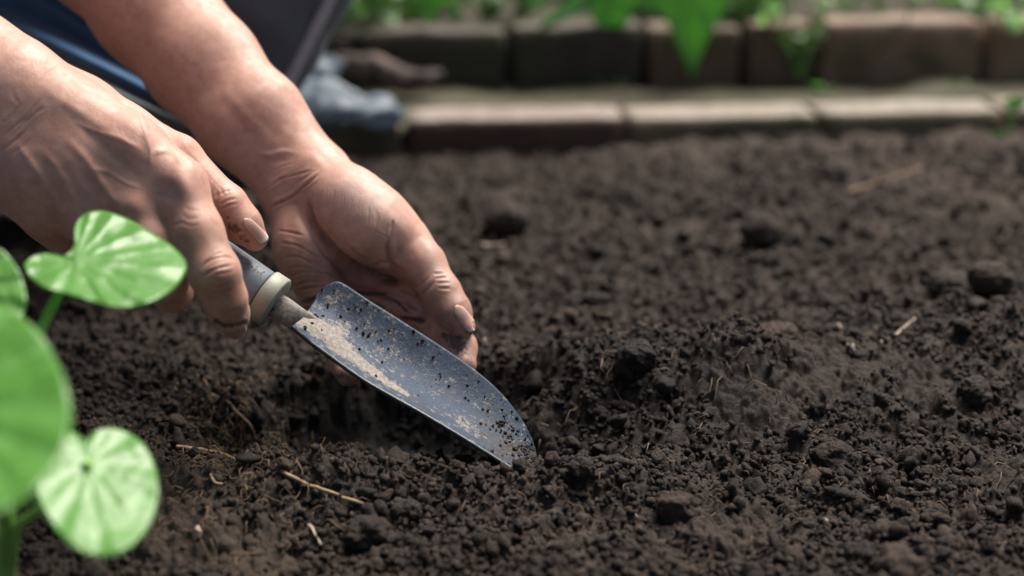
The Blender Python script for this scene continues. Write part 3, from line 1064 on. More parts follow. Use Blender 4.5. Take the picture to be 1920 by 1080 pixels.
def nail(body, base, tip, wpx, d0, d1, lift=.0007):
    """curved plate lying on the finger end, from base to free edge"""
    base, tip = np.array(base, float), np.array(tip, float)
    ax = tip - base; L = np.linalg.norm(ax); ax /= L; nx = np.array([-ax[1], ax[0]])
    nu, nv = 14, 11
    V = []; T = []; last = None
    for i in range(nu):
        t = i / (nu - 1)
        wd = wpx * (.80 + .25 * math.sin(math.pi * (.1 + .6 * t))) * (1 - .45 * max(0, (.16 - t) / .16) ** 2 - .18 * max(0, (t - .86) / .14) ** 2)
        for j in range(nv):
            s = j / (nv - 1) * 2 - 1
            bow = (1 - s * s) * (.07 * L if t > .5 else -.07 * L) * abs(t - .5) * 2
            q = base + ax * (t * L + bow) + nx * s * wd
            p = cast(body, q[0], q[1], d0, d1)
            if p is None: p = last
            if p is None: p = P(q[0], q[1], (d0 + d1) / 2)
            last = p
            nrm = body.normals(p[None])[0]
            V.append(p + nrm * (lift * (.25 + .75 * min(1, t * 3)) * (1 - .6 * s ** 4))); T.append(t)
    V = np.array(V).reshape(nu, nv, 3)
    for _ in range(4):
        Vn = V.copy(); Vn[1:-1, 1:-1] = (V[:-2, 1:-1] + V[2:, 1:-1] + V[1:-1, :-2] + V[1:-1, 2:]) / 4; V = V * .4 + Vn * .6
    i = np.arange(nu * nv).reshape(nu, nv)
    F = np.stack([i[:-1, :-1], i[:-1, 1:], i[1:, 1:], i[1:, :-1]], -1).reshape(-1, 4)
    o = link_mesh("fingernail", V.reshape(-1, 3), F, M_nail, person, attrs={"tip": T})
    md = o.modifiers.new("thick", 'SOLIDIFY'); md.thickness = .0006; md.offset = 0
    return o


nail(left, (856, 576), (886, 618), 10.5, .78, .86)
nail(right, (460, 413), (496, 451), 9.5, .70, .80)

# ------------------------------------------------------------------ clothing
M_trouser = mat_cloth("grey_trouser_cloth", (.13, .14, .155))
M_denim = mat_cloth("blue_apron_cloth", (.045, .13, .27))
M_trim = mat_cloth("pale_piping_cloth", (.55, .54, .54))
M_shirt = mat_cloth("dark_shirt_cloth", (.03, .035, .04))
kneeL, ankL = P(590, -230, 1.14), P(425, 200, 1.16)
kneeR, ankR = P(-330, -120, .98), P(-330, 380, 1.02)
tb = Body([Prim(hip + [.02, .08, .0], kneeL, .095, .075), Prim(kneeL, ankL, .075, .044), Prim(hip + [.02, -.08, 0], kneeR, .095, .07), Prim(kneeR, ankR, .07, .05),
           Prim(hip + [0, -.06, .02], hip + [0, .06, .02], .12, .12)], [], k=.02)
VT, FT = make(tb, .006, 2, 1)
NTm = tb.normals(VT)
fold = np.sin(VT[:, 2] * 90 + VT[:, 0] * 60 + 6 * vnoise3(VT * 9, 2)) * .0028 * (.6 + vnoise3(VT * 12, 4))
link_mesh("trousers", VT + NTm * (fold + .004 * fbm3(VT * 18, 3, 6))[:, None], FT, M_trouser, person)
# pale piping down the outer side of the left leg
ln = smooth_line([(655, -80), (622, 5), (600, 50), (575, 98), (548, 152), (530, 190)], 8)
pts = []
for q in ln:
    c = None
    for off in range(0, 60, 2):
        c = cast(tb, q[0] - 4 - off, q[1], 1.0, 1.25)
        if c is not None: break
    pts.append(c if c is not None else P(q[0], q[1], 1.15))
v, f = tube(np.array(pts) - CF * .004, .0046, 8)
link_mesh("piping", v, f, M_trim, person)
# shirt: body and sleeves
sb = Body([Prim(P(-420, -110, .775), elR, .050, .056), Prim(elR, shR, .058, .07), Prim(P(160, -130, .94), elL, .050, .056), Prim(elL, shL, .058, .07),
           Prim(shR, shL, .075, .075), Prim((shR + shL) / 2 - [0.02, 0, .02], hip, .145, .15)], [], k=.03)
# keep the sleeve ends out of the forearms: start them past the elbow side
sb.core[0] = Prim(P(-640, -283, .80), elR, .050, .056); sb.core[2] = Prim(P(-10, -350, .97), elL, .050, .056)
VS, FS = make(sb, .009, 2, 0)
link_mesh("shirt", VS + sb.normals(VS) * (.006 * fbm3(VS * 14, 3, 3))[:, None], FS, M_shirt, person)
# hair
hv, hf = ico(4)
hv2 = hv * np.array([.098, .088, .088]) + hd + [-.022, 0, .035]
keep = ~((hv[:, 0] > .38) & (hv[:, 2] < .35)) & (hv[:, 2] > -.55)
hf = hf[keep[hf].all(1)]
link_mesh("hair", hv2 * 1 + (hv * (.006 * fbm3(hv * 9, 3, 1))[:, None]), hf, mat_simple("hair", (.02, .015, .012), .5, .3, 200, .001), person)
# apron: a hanging sheet with folds and a paler hem
nu, nv = 60, 44
V = []
for i in range(nu):
    s = i / (nu - 1)
    for j in range(nv):
        t = j / (nv - 1)
        a = np.array([-330, -60]) * (1 - s) + np.array([365, 262]) * s      # along the hem
        up = np.array([120, -330]) * (1 - t) * (1 - .7 * s)
        q = a + up
        d = .965 + .05 * s + .025 * (1 - t) + .010 * math.sin(s * 5 + t * 9) + .006 * math.sin(t * 26 + s * 8) * (.4 + s)
        V.append(P(q[0], q[1], d))
i = np.arange(nu * nv).reshape(nu, nv)
F = np.stack([i[:-1, :-1], i[:-1, 1:], i[1:, 1:], i[1:, :-1]], -1).reshape(-1, 4)
o = link_mesh("apron", V, F[[k for k in range(len(F)) if (k % (nv - 1)) < nv - 11]], M_denim, person)
md = o.modifiers.new("thick", 'SOLIDIFY'); md.thickness = .0018
Vh = np.array(V).reshape(nu, nv, 3)[:, nv - 11:]
ih = np.arange(nu * 11).reshape(nu, 11)
o = link_mesh("apron_hem", Vh.reshape(-1, 3), np.stack([ih[:-1, :-1], ih[:-1, 1:], ih[1:, 1:], ih[1:, :-1]], -1).reshape(-1, 4), mat_cloth("hem_cloth", (.12, .145, .16)), person)
md = o.modifiers.new("thick", 'SOLIDIFY'); md.thickness = .003
# shoes
for nm_, a in (("shoe", ankL), ("shoe", ankR)):
    sv, sf = ico(3)
    g = sv * np.array([.115, .045, .04]); g[:, 2] = np.maximum(g[:, 2], -.022)
    c = np.array([a[0] - .10, a[1] + .03, .03])
    link_mesh(nm_, g + c, sf, mat_simple("shoe_rubber", (.02, .02, .022), .5), person)

# ------------------------------------------------------------------ the trowel
def mat_blade():
    t = NT("worn_blue_steel")
    f = t.noise(60, 6, .65)
    c = t.mix(t.ramp(f, [(.32, 0.0), (.68, 1.0)]), (.010, .021, .043), (.028, .051, .086))
    scr = t.ramp(t.noise(700, 5, .8), [(.56, 0.0), (.68, 1.0)])
    c = t.mix(t.math('MULTIPLY', scr, .45), c, (.16, .19, .22))
    mud = t.attr("mud")
    mn = t.math('ADD', mud, t.math('MULTIPLY', t.math('SUBTRACT', t.noise(260, 8, .85), .5), 2.6))
    mk = t.math('MULTIPLY', t.ramp(mn, [(.50, 0.0), (.62, 1.0)]), t.ramp(mud, [(.03, 0.0), (.25, 1.0)]))
    c = t.mix(mk, c, t.mix(t.ramp(t.noise(500, 3), [(.35, 0.0), (.65, 1.0)]), (.19, .165, .145), (.33, .30, .27)))
    dk = t.attr("dirt")
    dn = t.math('ADD', dk, t.math('MULTIPLY', t.math('SUBTRACT', t.noise(380, 5, .75), .5), 1.6))
    dm = t.math('MULTIPLY', t.ramp(dn, [(.52, 0.0), (.62, 1.0)]), t.ramp(dk, [(.03, 0.0), (.25, 1.0)]))
    c = t.mix(dm, c, (.035, .026, .022))
    t.set(Base_Color=c, Roughness=t.mix(mk, t.ramp(f, [(.3, .42), (.7, .60)]), (.85, .85, .85)), Metallic=t.math('MULTIPLY', t.math('SUBTRACT', 1.0, mk), .35))
    n1 = t.bump(mn, .0005, .5)
    t.bump(t.noise(1400, 3), .0001, .5, n1)
    return t.m


trowel = empty("garden_trowel", tuple(TIP), "worn blue steel garden trowel with grey handle, its tip in the soil", "trowel")
near = smooth_line([(548, 611), (556, 619), (568, 629), (584, 642), (610, 661), (677, 709), (735, 743), (787, 772), (866, 819), (936, 863), (962, 880), (982, 892), (998, 899), (1013, 902)], 8)
far = smooth_line([(583, 585), (590, 562), (602, 543), (622, 530), (642, 531), (690, 562), (760, 606), (830, 651), (890, 693), (935, 732), (967, 770), (990, 806), (1005, 845), (1012, 890)], 8)
m = len(near); nw = 34
Vt = []; mud = []; dirt = []
for i in range(m):
    s = i / (m - 1)
    for j in range(nw):
        w = j / (nw - 1)
        q = near[i] * (1 - w) + far[i] * w
        d = .757 + .040 * w - .004 * s
        sag = .0125 * min(1, .35 + s * 4) * (1 - s ** 3 * .75)
        prof = math.sin(math.pi * w ** .72)
        cl = np.array([(556, 590), (600, 617), (640, 648), (680, 682), (720, 712), (766, 742)])
        dd = 1e9
        for a_, b_ in zip(cl[:-1], cl[1:]):
            ab = b_ - a_; tt = np.clip(((q - a_) @ ab) / (ab @ ab), 0, 1); dd = min(dd, np.hypot(*(q - a_ - tt * ab)))
        fade = min(1, max(0, 1 - (q[0] - 566) / 200))
        ridge = -.0150 * fade ** 2.0 * math.exp(-(dd / (25 - 14 * (1 - fade))) ** 2) + .0004 * math.exp(-(dd / 1.6) ** 2) * (q[0] > 610) * min(1, fade * 3)
        p = P(q[0], q[1], d + sag * prof + ridge)
        Vt.append(p)
        x, y = q
        k = 0
        wid = np.interp(x, [560, 620, 680, 770], [20, 24, 13, 4])
        k = max(k, .95 * math.exp(-(dd / wid) ** 2))
        k = max(k, .78 * math.exp(-((x - 630) / 40) ** 2 - ((y - 620) / 30) ** 2))
        k = max(k, .58 * math.exp(-((x - 625) / 34) ** 2 - ((y - 555) / 24) ** 2))
        k = max(k, .60 * math.exp(-(((x - 880) * .84 + (y - 800) * .54) / 60) ** 2 - ((-(x - 880) * .54 + (y - 800) * .84) / 16) ** 2))
        k = max(k, .33 + .06 * (x < 760))
        mud.append(k)
        g = .20 + .34 * math.exp(-((x - 920) / 70) ** 2 - ((y - 800) / 50) ** 2) + .35 * math.exp(-((x - 960) / 50) ** 2 - ((y - 850) / 30) ** 2)
        g = max(g, .42 * math.exp(-((x - 618) / 22) ** 2 - ((y - 540) / 12) ** 2))
        g = max(g, .34 * math.exp(-((x - 700) / 50) ** 2 - ((y - 620) / 30) ** 2))
        dirt.append(g)
i = np.arange(m * nw).reshape(m, nw)
F = np.stack([i[:-1, :-1], i[:-1, 1:], i[1:, 1:], i[1:, :-1]], -1).reshape(-1, 4)
M_blade = mat_blade()
blade = link_mesh("blade", Vt, F, M_blade, trowel, attrs={"mud": mud, "dirt": dirt})
md = blade.modifiers.new("thick", 'SOLIDIFY'); md.thickness = .0016; md.offset = 1
BL = np.array(Vt).reshape(m, nw, 3)
v, f = tube(BL[2:-2, 0] + CU * -.0002, .0010, 8)
link_mesh("rim", v, f, mat_simple("rim_steel", (.10, .105, .11), .35, .3, 300, .0001, .6, .7), trowel)
# shaft: flattened bar that spreads onto the blade
cs = [(488, 553, .772, 20, 15), (508, 566, .770, 23, 16), (530, 580, .768, 24, 15), (552, 595, .7672, 23, 13), (574, 609, .773, 22, 10), (588, 618, .781, 20, 8)]
Q = np.array(cs, float); Q = smooth_line(Q, 6)
V = []; ns = 18
axd = np.array([.84, .545]); nd = np.array([-.545, .84])
for q in Q:
    c = P(q[0], q[1], q[2])
    a = P(q[0] + nd[0], q[1] + nd[1], q[2]) - c
    a = a * q[3]
    a = a + CF * (-.010 * q[3] * q[2] / FPX * 30 * .3)
    b = -CF * q[4] * q[2] / FPX
    for k in range(ns):
        th = 2 * math.pi * k / ns
        cx_, sy_ = math.cos(th), math.sin(th)
        V.append(c + a * np.sign(cx_) * abs(cx_) ** .8 + b * np.sign(sy_) * abs(sy_) ** .8)
F = []
for i in range(len(Q) - 1):
    for k in range(ns): F.append((i * ns + k, i * ns + (k + 1) % ns, (i + 1) * ns + (k + 1) % ns, (i + 1) * ns + k))
F.append(tuple(range(ns))[::-1]); F.append(tuple((len(Q) - 1) * ns + k for k in range(ns)))
Vs_ = np.array(V); sx_, sy2, _ = to_px(Vs_)
link_mesh("shaft", V, F, M_blade, trowel, attrs={"mud": np.clip(.74 + (sx_ - 520) / 260, .68, .9), "dirt": np.clip(.02 + (sy2 - 600) * .008, .0, .3)})
# handle and collar
HA, HB = P(524, 551, .7665), P(200, 339, .772)
HA = P(512, 552, .768)
HA = P(505, 560, .768); HB = P(195, 357, .772)
hx = (HB - HA) / np.linalg.norm(HB - HA)


def lathe(origin, axis, prof, n=40):
    a = np.cross(axis, [0, 0, 1.0]); a /= np.linalg.norm(a); b = np.cross(axis, a)
    V = []; F = []
    for (t, r) in prof:
        for k in range(n):
            th = 2 * math.pi * k / n
            V.append(origin + axis * t + r * (math.cos(th) * a + math.sin(th) * b))
    for i in range(len(prof) - 1):
        for k in range(n): F.append((i * n + k, i * n + (k + 1) % n, (i + 1) * n + (k + 1) % n, (i + 1) * n + k))
    F.append(tuple(range(n))[::-1]); F.append(tuple((len(prof) - 1) * n + k for k in range(n)))
    return np.array(V), F


tg = NT("grey_handle_plastic")
gf = tg.noise(90, 5, .6)
gc = tg.mix(tg.ramp(gf, [(.3, 0.0), (.7, 1.0)]), (.13, .155, .185), (.20, .235, .26))
gc = tg.mix(tg.math('MULTIPLY', tg.ramp(tg.noise(800, 4, .8), [(.6, 0.0), (.68, 1.0)]), .6), gc, (.34, .34, .32))
tg.set(Base_Color=gc, Roughness=.42); tg.bump(tg.noise(700, 4), .0002, .6)
v, f = lathe(HA, hx, [(.0052, .0128), (.006, .0134), (.02, .0138), (.05, .0145), (.085, .0142), (.112, .0135), (.12, .0118), (.124, .007)])
link_mesh("handle", v, f, tg.m, trowel)
tc = NT("collar_plastic")
cc = tc.mix(tc.ramp(tc.noise(70, 5), [(.3, 0.0), (.7, 1.0)]), (.27, .275, .215), (.38, .38, .31))
cc = tc.mix(tc.math('MULTIPLY', tc.ramp(tc.noise(600, 4, .8), [(.58, 0.0), (.66, 1.0)]), .5), cc, (.16, .15, .11))
tc.set(Base_Color=cc, Roughness=.5); tc.bump(tc.noise(900, 3), .0002, .5)
v, f = lathe(HA, hx, [(-.0045, .0105), (-.0045, .0140), (-.0038, .0147), (.0036, .0147), (.0044, .0143), (.0044, .013)])
link_mesh("collar", v, f, tc.m, trowel)
v, f = lathe(HA, hx, [(-.0043, .0104), (-.002, .0104)])
link_mesh("collar_core", v, f, mat_simple("dark_plastic", (.05, .05, .045), .6), trowel)
# worn lettering stamped on the handle, too rubbed to read
mk = []
aa = np.cross(hx, CF); aa /= np.linalg.norm(aa)
if aa[2] < 0: aa = -aa
bb = np.cross(hx, aa)
if bb @ CF > 0: bb = -bb
def on_handle(t, ph, r=.01375): return HA + hx * t + r * (math.sin(ph) * aa + math.cos(ph) * bb)
glyphs = [[(0, 0), (0, 1)], [(0, 0), (.6, 0), (.6, 1)], [(0, 0), (0, 1), (.6, 1), (.6, .5), (0, .5)], [(0, 1), (.6, 0)], [(0, 0), (.3, .6), (.6, 0)], [(0, 0), (.5, 0), (.5, 1), (0, 1), (0, 0)], [(0, .2), (.6, 0)], [(0, 0), (0, 1), (.6, 1)]]
for gi, gph in enumerate(glyphs):
    pts = []
    for (a_, b_) in gph:
        pts.append(on_handle(.0245 - gi * .0022 - a_ * .0016 + .0003, .78 + .20 * b_, .01395))
    pts = smooth_line(np.array(pts), 3) if len(pts) > 2 else np.array(pts)
    mk.append(tube(pts, .00018, 5))
v, f = join_parts(mk)
link_mesh("stamped_mark", v, f, mat_simple("worn_paint", (.42, .42, .38), .7, .4, 900, 0), trowel)

# crumbs that lie in the blade
r_ = np.random.default_rng(5)
bv, bf = ico(1); Vc = []; Fc = []; o_ = 0
for k in range(620):
    if k < 330: s, w = np.clip(r_.normal(.80, .10), .3, .95), np.clip(r_.normal(.45, .22), .04, .93)
    elif k < 450: s, w = np.clip(r_.normal(.90, .05), .3, .97), np.clip(r_.normal(.3, .2), .04, .93)
    elif k < 520: s, w = np.clip(r_.normal(.40, .12), .1, .9), np.clip(r_.normal(.62, .20), .1, .95)
    else: s, w = r_.uniform(.12, .95), r_.uniform(.1, .95)
    ii, jj = s * (m - 1), w * (nw - 1); p = BL[int(ii), int(jj)]
    q = BL[min(int(ii) + 1, m - 1), min(int(jj) + 1, nw - 1)]; p = p + (q - p) * r_.random()
    rr = .00016 + .00085 * r_.random() ** 3.2 + (.0006 if r_.random() < .008 else 0)
    d = 1 + .8 * vnoise3(bv * 1.7 + k * 3.1, k)
    Vc.append(bv * d[:, None] * rr * r_.uniform(.6, 1.5, 3) - CF * rr * .3 + p); Fc.append(bf + o_); o_ += len(bv)
o = link_mesh("soil_grains", np.vstack(Vc), np.vstack(Fc), M_soil, attrs={"dry": np.repeat(r_.uniform(0, .7, o_ // len(bv)), len(bv)), "damp_shade": np.full(o_, .2)})
tag(o, "dark grains of soil sprinkled over the trowel blade", "soil", kind="stuff")

# ------------------------------------------------------------------ heart-leaved plant in front
def leaf_mesh(outline, centre, dfun, veins=11, quilt=.0022, cup=.0, nr=22, sub=6, wav=.0):
    ol = np.array(outline, float)
    ol = smooth_line(np.vstack([ol, ol[:1]]), sub)[:-1]
    c = np.array(centre, float)
    ang = np.arctan2(ol[:, 1] - c[1], ol[:, 0] - c[0])
    n = len(ol)
    # vein bearings aim at spread outline points
    far_ = np.hypot(*(ol - c).T)
    start = np.argmin(far_)
    vids = (start + (np.linspace(.07, .93, veins) * n).astype(int)) % n
    V = []; ve = []
    R0 = far_.max()
    for i in range(nr + 1):
        r = (i / nr)
        for j in range(n):
            q = c + (ol[j] - c) * r
            dist = 1e9
            for vi in vids:
                a = c; b = ol[vi]; ab = b - a
                t = np.clip(((q - a) @ ab) / (ab @ ab + 1e-9), 0, .97)
                dist = min(dist, np.hypot(*(q - a - t * ab)))
            rad = np.hypot(*(q - c)) / R0
            sw = R0 * .12 * (.25 + rad)
            bulge = 1 - math.exp(-(dist / sw) ** 2)
            d = dfun(q[0], q[1])
            h = quilt * (bulge * min(1, rad * 2.4) + (.7 * float(fbm2(q[0] / R0 * 2.2 + 9, q[1] / R0 * 2.2, 2, 4)) + .45 * float(fbm2(q[0] / R0 * 9, q[1] / R0 * 9, 2, 14)))) + cup * rad ** 2 + wav * math.sin(j / n * 6.283 * 9) * r ** 4
            V.append(P(q[0], q[1], d - h))
            ve.append(math.exp(-(dist / (R0 * .014)) ** 2) * min(1, rad * 6 + .5))
    F = []
    for i in range(nr):
        for j in range(n):
            a, b = i * n + j, i * n + (j + 1) % n
            F.append((a, b, b + n, a + n))
    return np.array(V), F, ve


plant = empty("heart_leaf_plant", tuple(G(15, 1100)), "glossy green plant with round heart-shaped leaves in the lower left corner", "plant")
LEAVES = [
    ([(45, 495), (60, 481), (88, 475), (112, 480), (130, 473), (140, 455), (140, 430), (148, 410), (165, 398), (190, 395), (225, 404), (258, 420), (290, 440), (322, 461), (345, 485), (349, 506),
      (335, 530), (310, 551), (275, 568), (240, 575), (200, 571), (160, 560), (120, 549), (85, 538), (56, 517)], (141, 486), lambda x, y: .640 - (y - 485) * .00038 + (x - 200) * .00006, 14, .0034, -.004),
    ([(-60, 470), (-30, 458), (0, 466), (22, 487), (38, 515), (48, 548), (45, 582), (25, 620), (-20, 650), (-80, 650), (-130, 600), (-140, 540), (-110, 500), (-90, 530), (-75, 520)], (-75, 545), lambda x, y: .60 - (y - 550) * .0002, 9, .0014, .0),
    ([(-60, 575), (0, 583), (42, 596), (80, 630), (108, 680), (127, 730), (132, 785), (122, 840), (98, 885), (60, 925), (20, 950), (-40, 965), (-110, 950), (-170, 890), (-210, 800), (-130, 770), (-210, 730), (-190, 650), (-130, 595)], (-125, 768),
     lambda x, y: .505 - (y - 770) * .00026 - (x - 0) * .00004, 9, .0022, .003),
    ([(166, 852), (163, 832), (172, 813), (190, 804), (215, 803), (242, 812), (270, 835), (289, 870), (297, 915), (290, 960), (268, 1002), (235, 1030), (195, 1041), (155, 1033), (115, 1002), (86, 962), (71, 925), (76, 885),
      (95, 845), (120, 818), (140, 811), (156, 822), (164, 842)], (167, 868), lambda x, y: .572 - (y - 900) * .00024 + (x - 180) * .00008, 12, .0010, .0015),
]
for (ol, c, df, vn, ql, cp) in LEAVES:
    V, F, ve = leaf_mesh(ol, c, df, vn, ql, cp, wav=.0008)
    o = link_mesh("leaf", V, F, M_leaf, plant, attrs={"vein": ve})
    md = o.modifiers.new("thick", 'SOLIDIFY'); md.thickness = .0005
base = G(12, 1120)
for pts, r0, r1 in (([(141, 486, .644), (112, 548, .635), (76, 622, .628), (45, 740, .625), (20, 940, .630)], .0022, .0030), ([(167, 868, .575), (120, 915, .585), (72, 958, .595), (30, 1000, .61)], .0020, .0028),
                    ([(-125, 768, .51), (-60, 850, .56), (8, 960, .60), (6, 1040, .62)], .0024, .003), ([(-75, 545, .605), (-60, 700, .61), (-20, 950, .62)], .0022, .003)):
    w = [P(*q) for q in pts] + [base]
    w = smooth_line(np.array(w), 8)
    v, f = tube(w, np.linspace(r0, r1, len(w)), 8)
    link_mesh("stem", v, f, M_stem, plant)

# ------------------------------------------------------------------ bricks
def brick_mesh(cx, cy, cz, lx, ly, lz, rot, sd, mat, parent, tilt=0.0):
    r_ = np.random.default_rng(sd)
    nx, ny, nz = 15, 7, 6
    pts = {}; V = []; F = []
    def idx(i, j, k):
        key = (i, j, k)
        if key not in pts: pts[key] = len(V); V.append((i / nx - .5, j / ny - .5, k / nz - .5))
        return pts[key]
    for i in range(nx):
        for j in range(ny):
            F.append((idx(i, j, nz), idx(i + 1, j, nz), idx(i + 1, j + 1, nz), idx(i, j + 1, nz)))
            F.append((idx(i, j, 0), idx(i, j + 1, 0), idx(i + 1, j + 1, 0), idx(i + 1, j, 0)))
    for i in range(nx):
        for k in range(nz):
            F.append((idx(i, 0, k), idx(i + 1, 0, k), idx(i + 1, 0, k + 1), idx(i, 0, k + 1)))
            F.append((idx(i, ny, k), idx(i, ny, k + 1), idx(i + 1, ny, k + 1), idx(i + 1, ny, k)))
    for j in range(ny):
        for k in range(nz):
            F.append((idx(0, j, k), idx(0, j, k + 1), idx(0, j + 1, k + 1), idx(0, j + 1, k)))
            F.append((idx(nx, j, k), idx(nx, j + 1, k), idx(nx, j + 1, k + 1), idx(nx, j, k + 1)))
    V = np.array(V) * np.array([lx, ly, lz])
    # rounded, worn arrises
    hb = np.array([lx, ly, lz]) / 2; rr = .0038
    inner = np.clip(V, -(hb - rr), hb - rr); dv = V - inner; ln_ = np.linalg.norm(dv, axis=1)[:, None]
    V = inner + dv / np.maximum(ln_, 1e-9) * np.minimum(ln_, rr)
    V = V + (.0030 * fbm3(V * 40 + sd * 3.7, 3, sd))[:, None] * fl(np.array([1, 1, 1.]))
    V[:, 2] += V[:, 0] * tilt
    c, s = math.cos(rot), math.sin(rot)
    W = np.stack([V[:, 0] * c - V[:, 1] * s + cx, V[:, 0] * s + V[:, 1] * c + cy, V[:, 2] + cz], 1)
    return link_mesh("brick", W, F, mat, parent)


edging = empty("brick_edging", (0.2, 1.44, 0), "low row of weathered bricks laid flat along the far side of the soil bed", "brick edging")
zt = .0215
joints = [(330, 240), (548, 236), (757, 230), (1177, 224), (1541, 216), (1887, 207), (2230, 199)]
top = [G(x, y, zt) for x, y in joints]
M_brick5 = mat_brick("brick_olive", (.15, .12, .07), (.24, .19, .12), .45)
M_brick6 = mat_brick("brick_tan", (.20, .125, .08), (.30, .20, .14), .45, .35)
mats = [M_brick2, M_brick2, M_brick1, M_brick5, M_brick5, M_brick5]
for i in range(6):
    a, b = top[i], top[i + 1]
    dvec = b - a; L = np.linalg.norm(dvec[:2]); rot = math.atan2(dvec[1], dvec[0])
    nrm = np.array([-math.sin(rot), math.cos(rot), 0])
    c = (a + b) / 2 + nrm * .033
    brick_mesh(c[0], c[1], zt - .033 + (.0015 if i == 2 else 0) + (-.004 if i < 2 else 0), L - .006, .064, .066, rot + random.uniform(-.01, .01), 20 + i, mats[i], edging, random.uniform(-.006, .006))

wall = empty("brick_wall", (0.3, 1.72, 0), "dark mossy brick retaining wall of the raised bed behind the path", "brick wall")
wz = .074
ends = [(470, 60), (660, 57), (955, 54), (1215, 51), (1400, 48.5), (1537, 46.5), (1857, 42), (2180, 38)]
topb = [G(x, y, wz) for x, y in ends]
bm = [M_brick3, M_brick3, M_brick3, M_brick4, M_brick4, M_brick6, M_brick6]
for i in range(7):
    a, b = topb[i], topb[i + 1]
    dvec = b - a; L = np.linalg.norm(dvec[:2]); rot = math.atan2(dvec[1], dvec[0])
    nrm = np.array([-math.sin(rot), math.cos(rot), 0])
    c = (a + b) / 2 + nrm * .036
    dz = [-.006, -.004, .0, -.003, .0, .001, .0][i]
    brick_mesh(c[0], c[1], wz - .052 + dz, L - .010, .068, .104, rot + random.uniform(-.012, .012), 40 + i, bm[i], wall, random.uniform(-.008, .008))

# path strip between the rows, raised bed behind
def sheet(name, x0, x1, y0, y1, z, amp, fr, mat, nx=160, ny=60, slope=.108):
    xs = np.linspace(x0, x1, nx); ys = np.linspace(y0, y1, ny)
    X, Y = np.meshgrid(xs, ys)
    Y = Y + X * slope
    Z = z + amp * fbm2(X * fr, Y * fr, 4, 9)
    i = np.arange(nx * ny).reshape(ny, nx)
    o = link_mesh(name, np.stack([X.ravel(), Y.ravel(), Z.ravel()], 1), np.stack([i[:-1, :-1], i[:-1, 1:], i[1:, 1:], i[1:, :-1]], -1).reshape(-1, 4), mat)
    return tag(o, kind="structure")


tp = NT("mossy_path")
pc = tp.mix(tp.ramp(tp.noise(14, 5, .6), [(.35, 0.0), (.65, 1.0)]), (.060, .047, .030), (.055, .058, .024))
pc = tp.mix(tp.ramp(tp.noise(90, 4), [(.5, 0.0), (.7, .6)]), pc, (.12, .10, .07))
tp.set(Base_Color=pc, Roughness=.9); tp.bump(tp.noise(120, 5), .003, .8)
sheet("path", -1.1, 1.2, 1.44, 1.72, .004, .010, 12, tp.m)
sheet("raised_bed_soil", -1.3, 1.5, 1.66, 3.2, .062, .02, 7, mat_simple("bed_earth", (.040, .032, .018), .95, .4, 30, .004), 200, 120)

# ------------------------------------------------------------------ plastic bag and the piece of bark
tb_ = NT("bluish_film")
tb_.set(Base_Color=tb_.mix(tb_.ramp(tb_.noise(30, 4), [(.3, 0.0), (.7, 1.0)]), (.17, .215, .26), (.28, .34, .40)), Roughness=.55)
tb_.b.inputs["Specular IOR Level"].default_value = .6
tb_.bump(tb_.noise(40, 3, .5), .004, .5)
trb = tb_.n("ShaderNodeBsdfTranslucent"); trb.inputs[0].default_value = (.28, .35, .42, 1)
msb = tb_.n("ShaderNodeMixShader"); msb.inputs[0].default_value = .35
tb_.l(tb_.b.outputs[0], msb.inputs[1]); tb_.l(trb.outputs[0], msb.inputs[2]); tb_.l(msb.outputs[0], tb_.out.inputs[0])
bagB = Body(chain([(480, 205, 1.43, 44), (600, 200, 1.42, 50), (690, 205, 1.42, 42), (738, 214, 1.41, 24)]) + chain([(580, 190, 1.45, 38), (606, 140, 1.46, 38), (624, 124, 1.46, 26)]) +
            chain([(560, 212, 1.40, 28), (680, 216, 1.40, 20), (745, 220, 1.40, 10)]), [], k=.012)
VB, FB = make(bagB, .0035, 2, 1)
NB = bagB.normals(VB)
cr = np.abs(fbm3(VB * 20, 2, 2)) * .030 + .004 * fbm3(VB * 50, 2, 5)
o = link_mesh("plastic_bag", VB + NB * (-cr)[:, None], FB, tb_.m)
tag(o, "crumpled translucent blue-grey plastic bag lying on the brick edging", "plastic bag")

bk = Body(chain([(640, 118, 1.60, 20), (700, 128, 1.585, 24), (760, 152, 1.57, 20), (800, 150, 1.565, 17), (822, 140, 1.565, 13)]), [], k=.01)
Vk, Fk = make(bk, .004, 2, 1)
link = bk.normals(Vk)
tk = NT("bark")
kc = tk.mix(tk.ramp(tk.noise(24, 4), [(.4, 0.0), (.62, 1.0)]), (.055, .040, .033), (.24, .165, .135))
tk.set(Base_Color=kc, Roughness=.85); tk.bump(tk.noise(140, 4), .003, .8)
o = link_mesh("bark_piece", Vk + link * (.006 * fbm3(Vk * 40, 3, 4))[:, None], Fk, tk.m)
tag(o, "curved brown piece of bark with a pale end, behind the plastic bag", "bark")

# ------------------------------------------------------------------ plants beyond
def far_plant(name, label, cat, root, leaves, mat, stems=(), group=None):
    e = empty(name, tuple(root), label, cat, group)
    for (ol, c, d0, tx, ty) in leaves:
        V, F, ve = leaf_mesh(ol, c, lambda x, y: d0 + (x - c[0]) * tx + (y - c[1]) * ty, 5, .003, .0, 8, 4)
        o = link_mesh("leaf", V, F, mat, e, attrs={"vein": ve})
        md = o.modifiers.new("thick", 'SOLIDIFY'); md.thickness = .0006
    for pts, r in stems:
        w = smooth_line(np.array([P(*q) for q in pts]), 6)
        v, f = tube(w, np.linspace(r, r * .6, len(w)), 6)
        link_mesh("stem", v, f, M_stem, e)
    return e


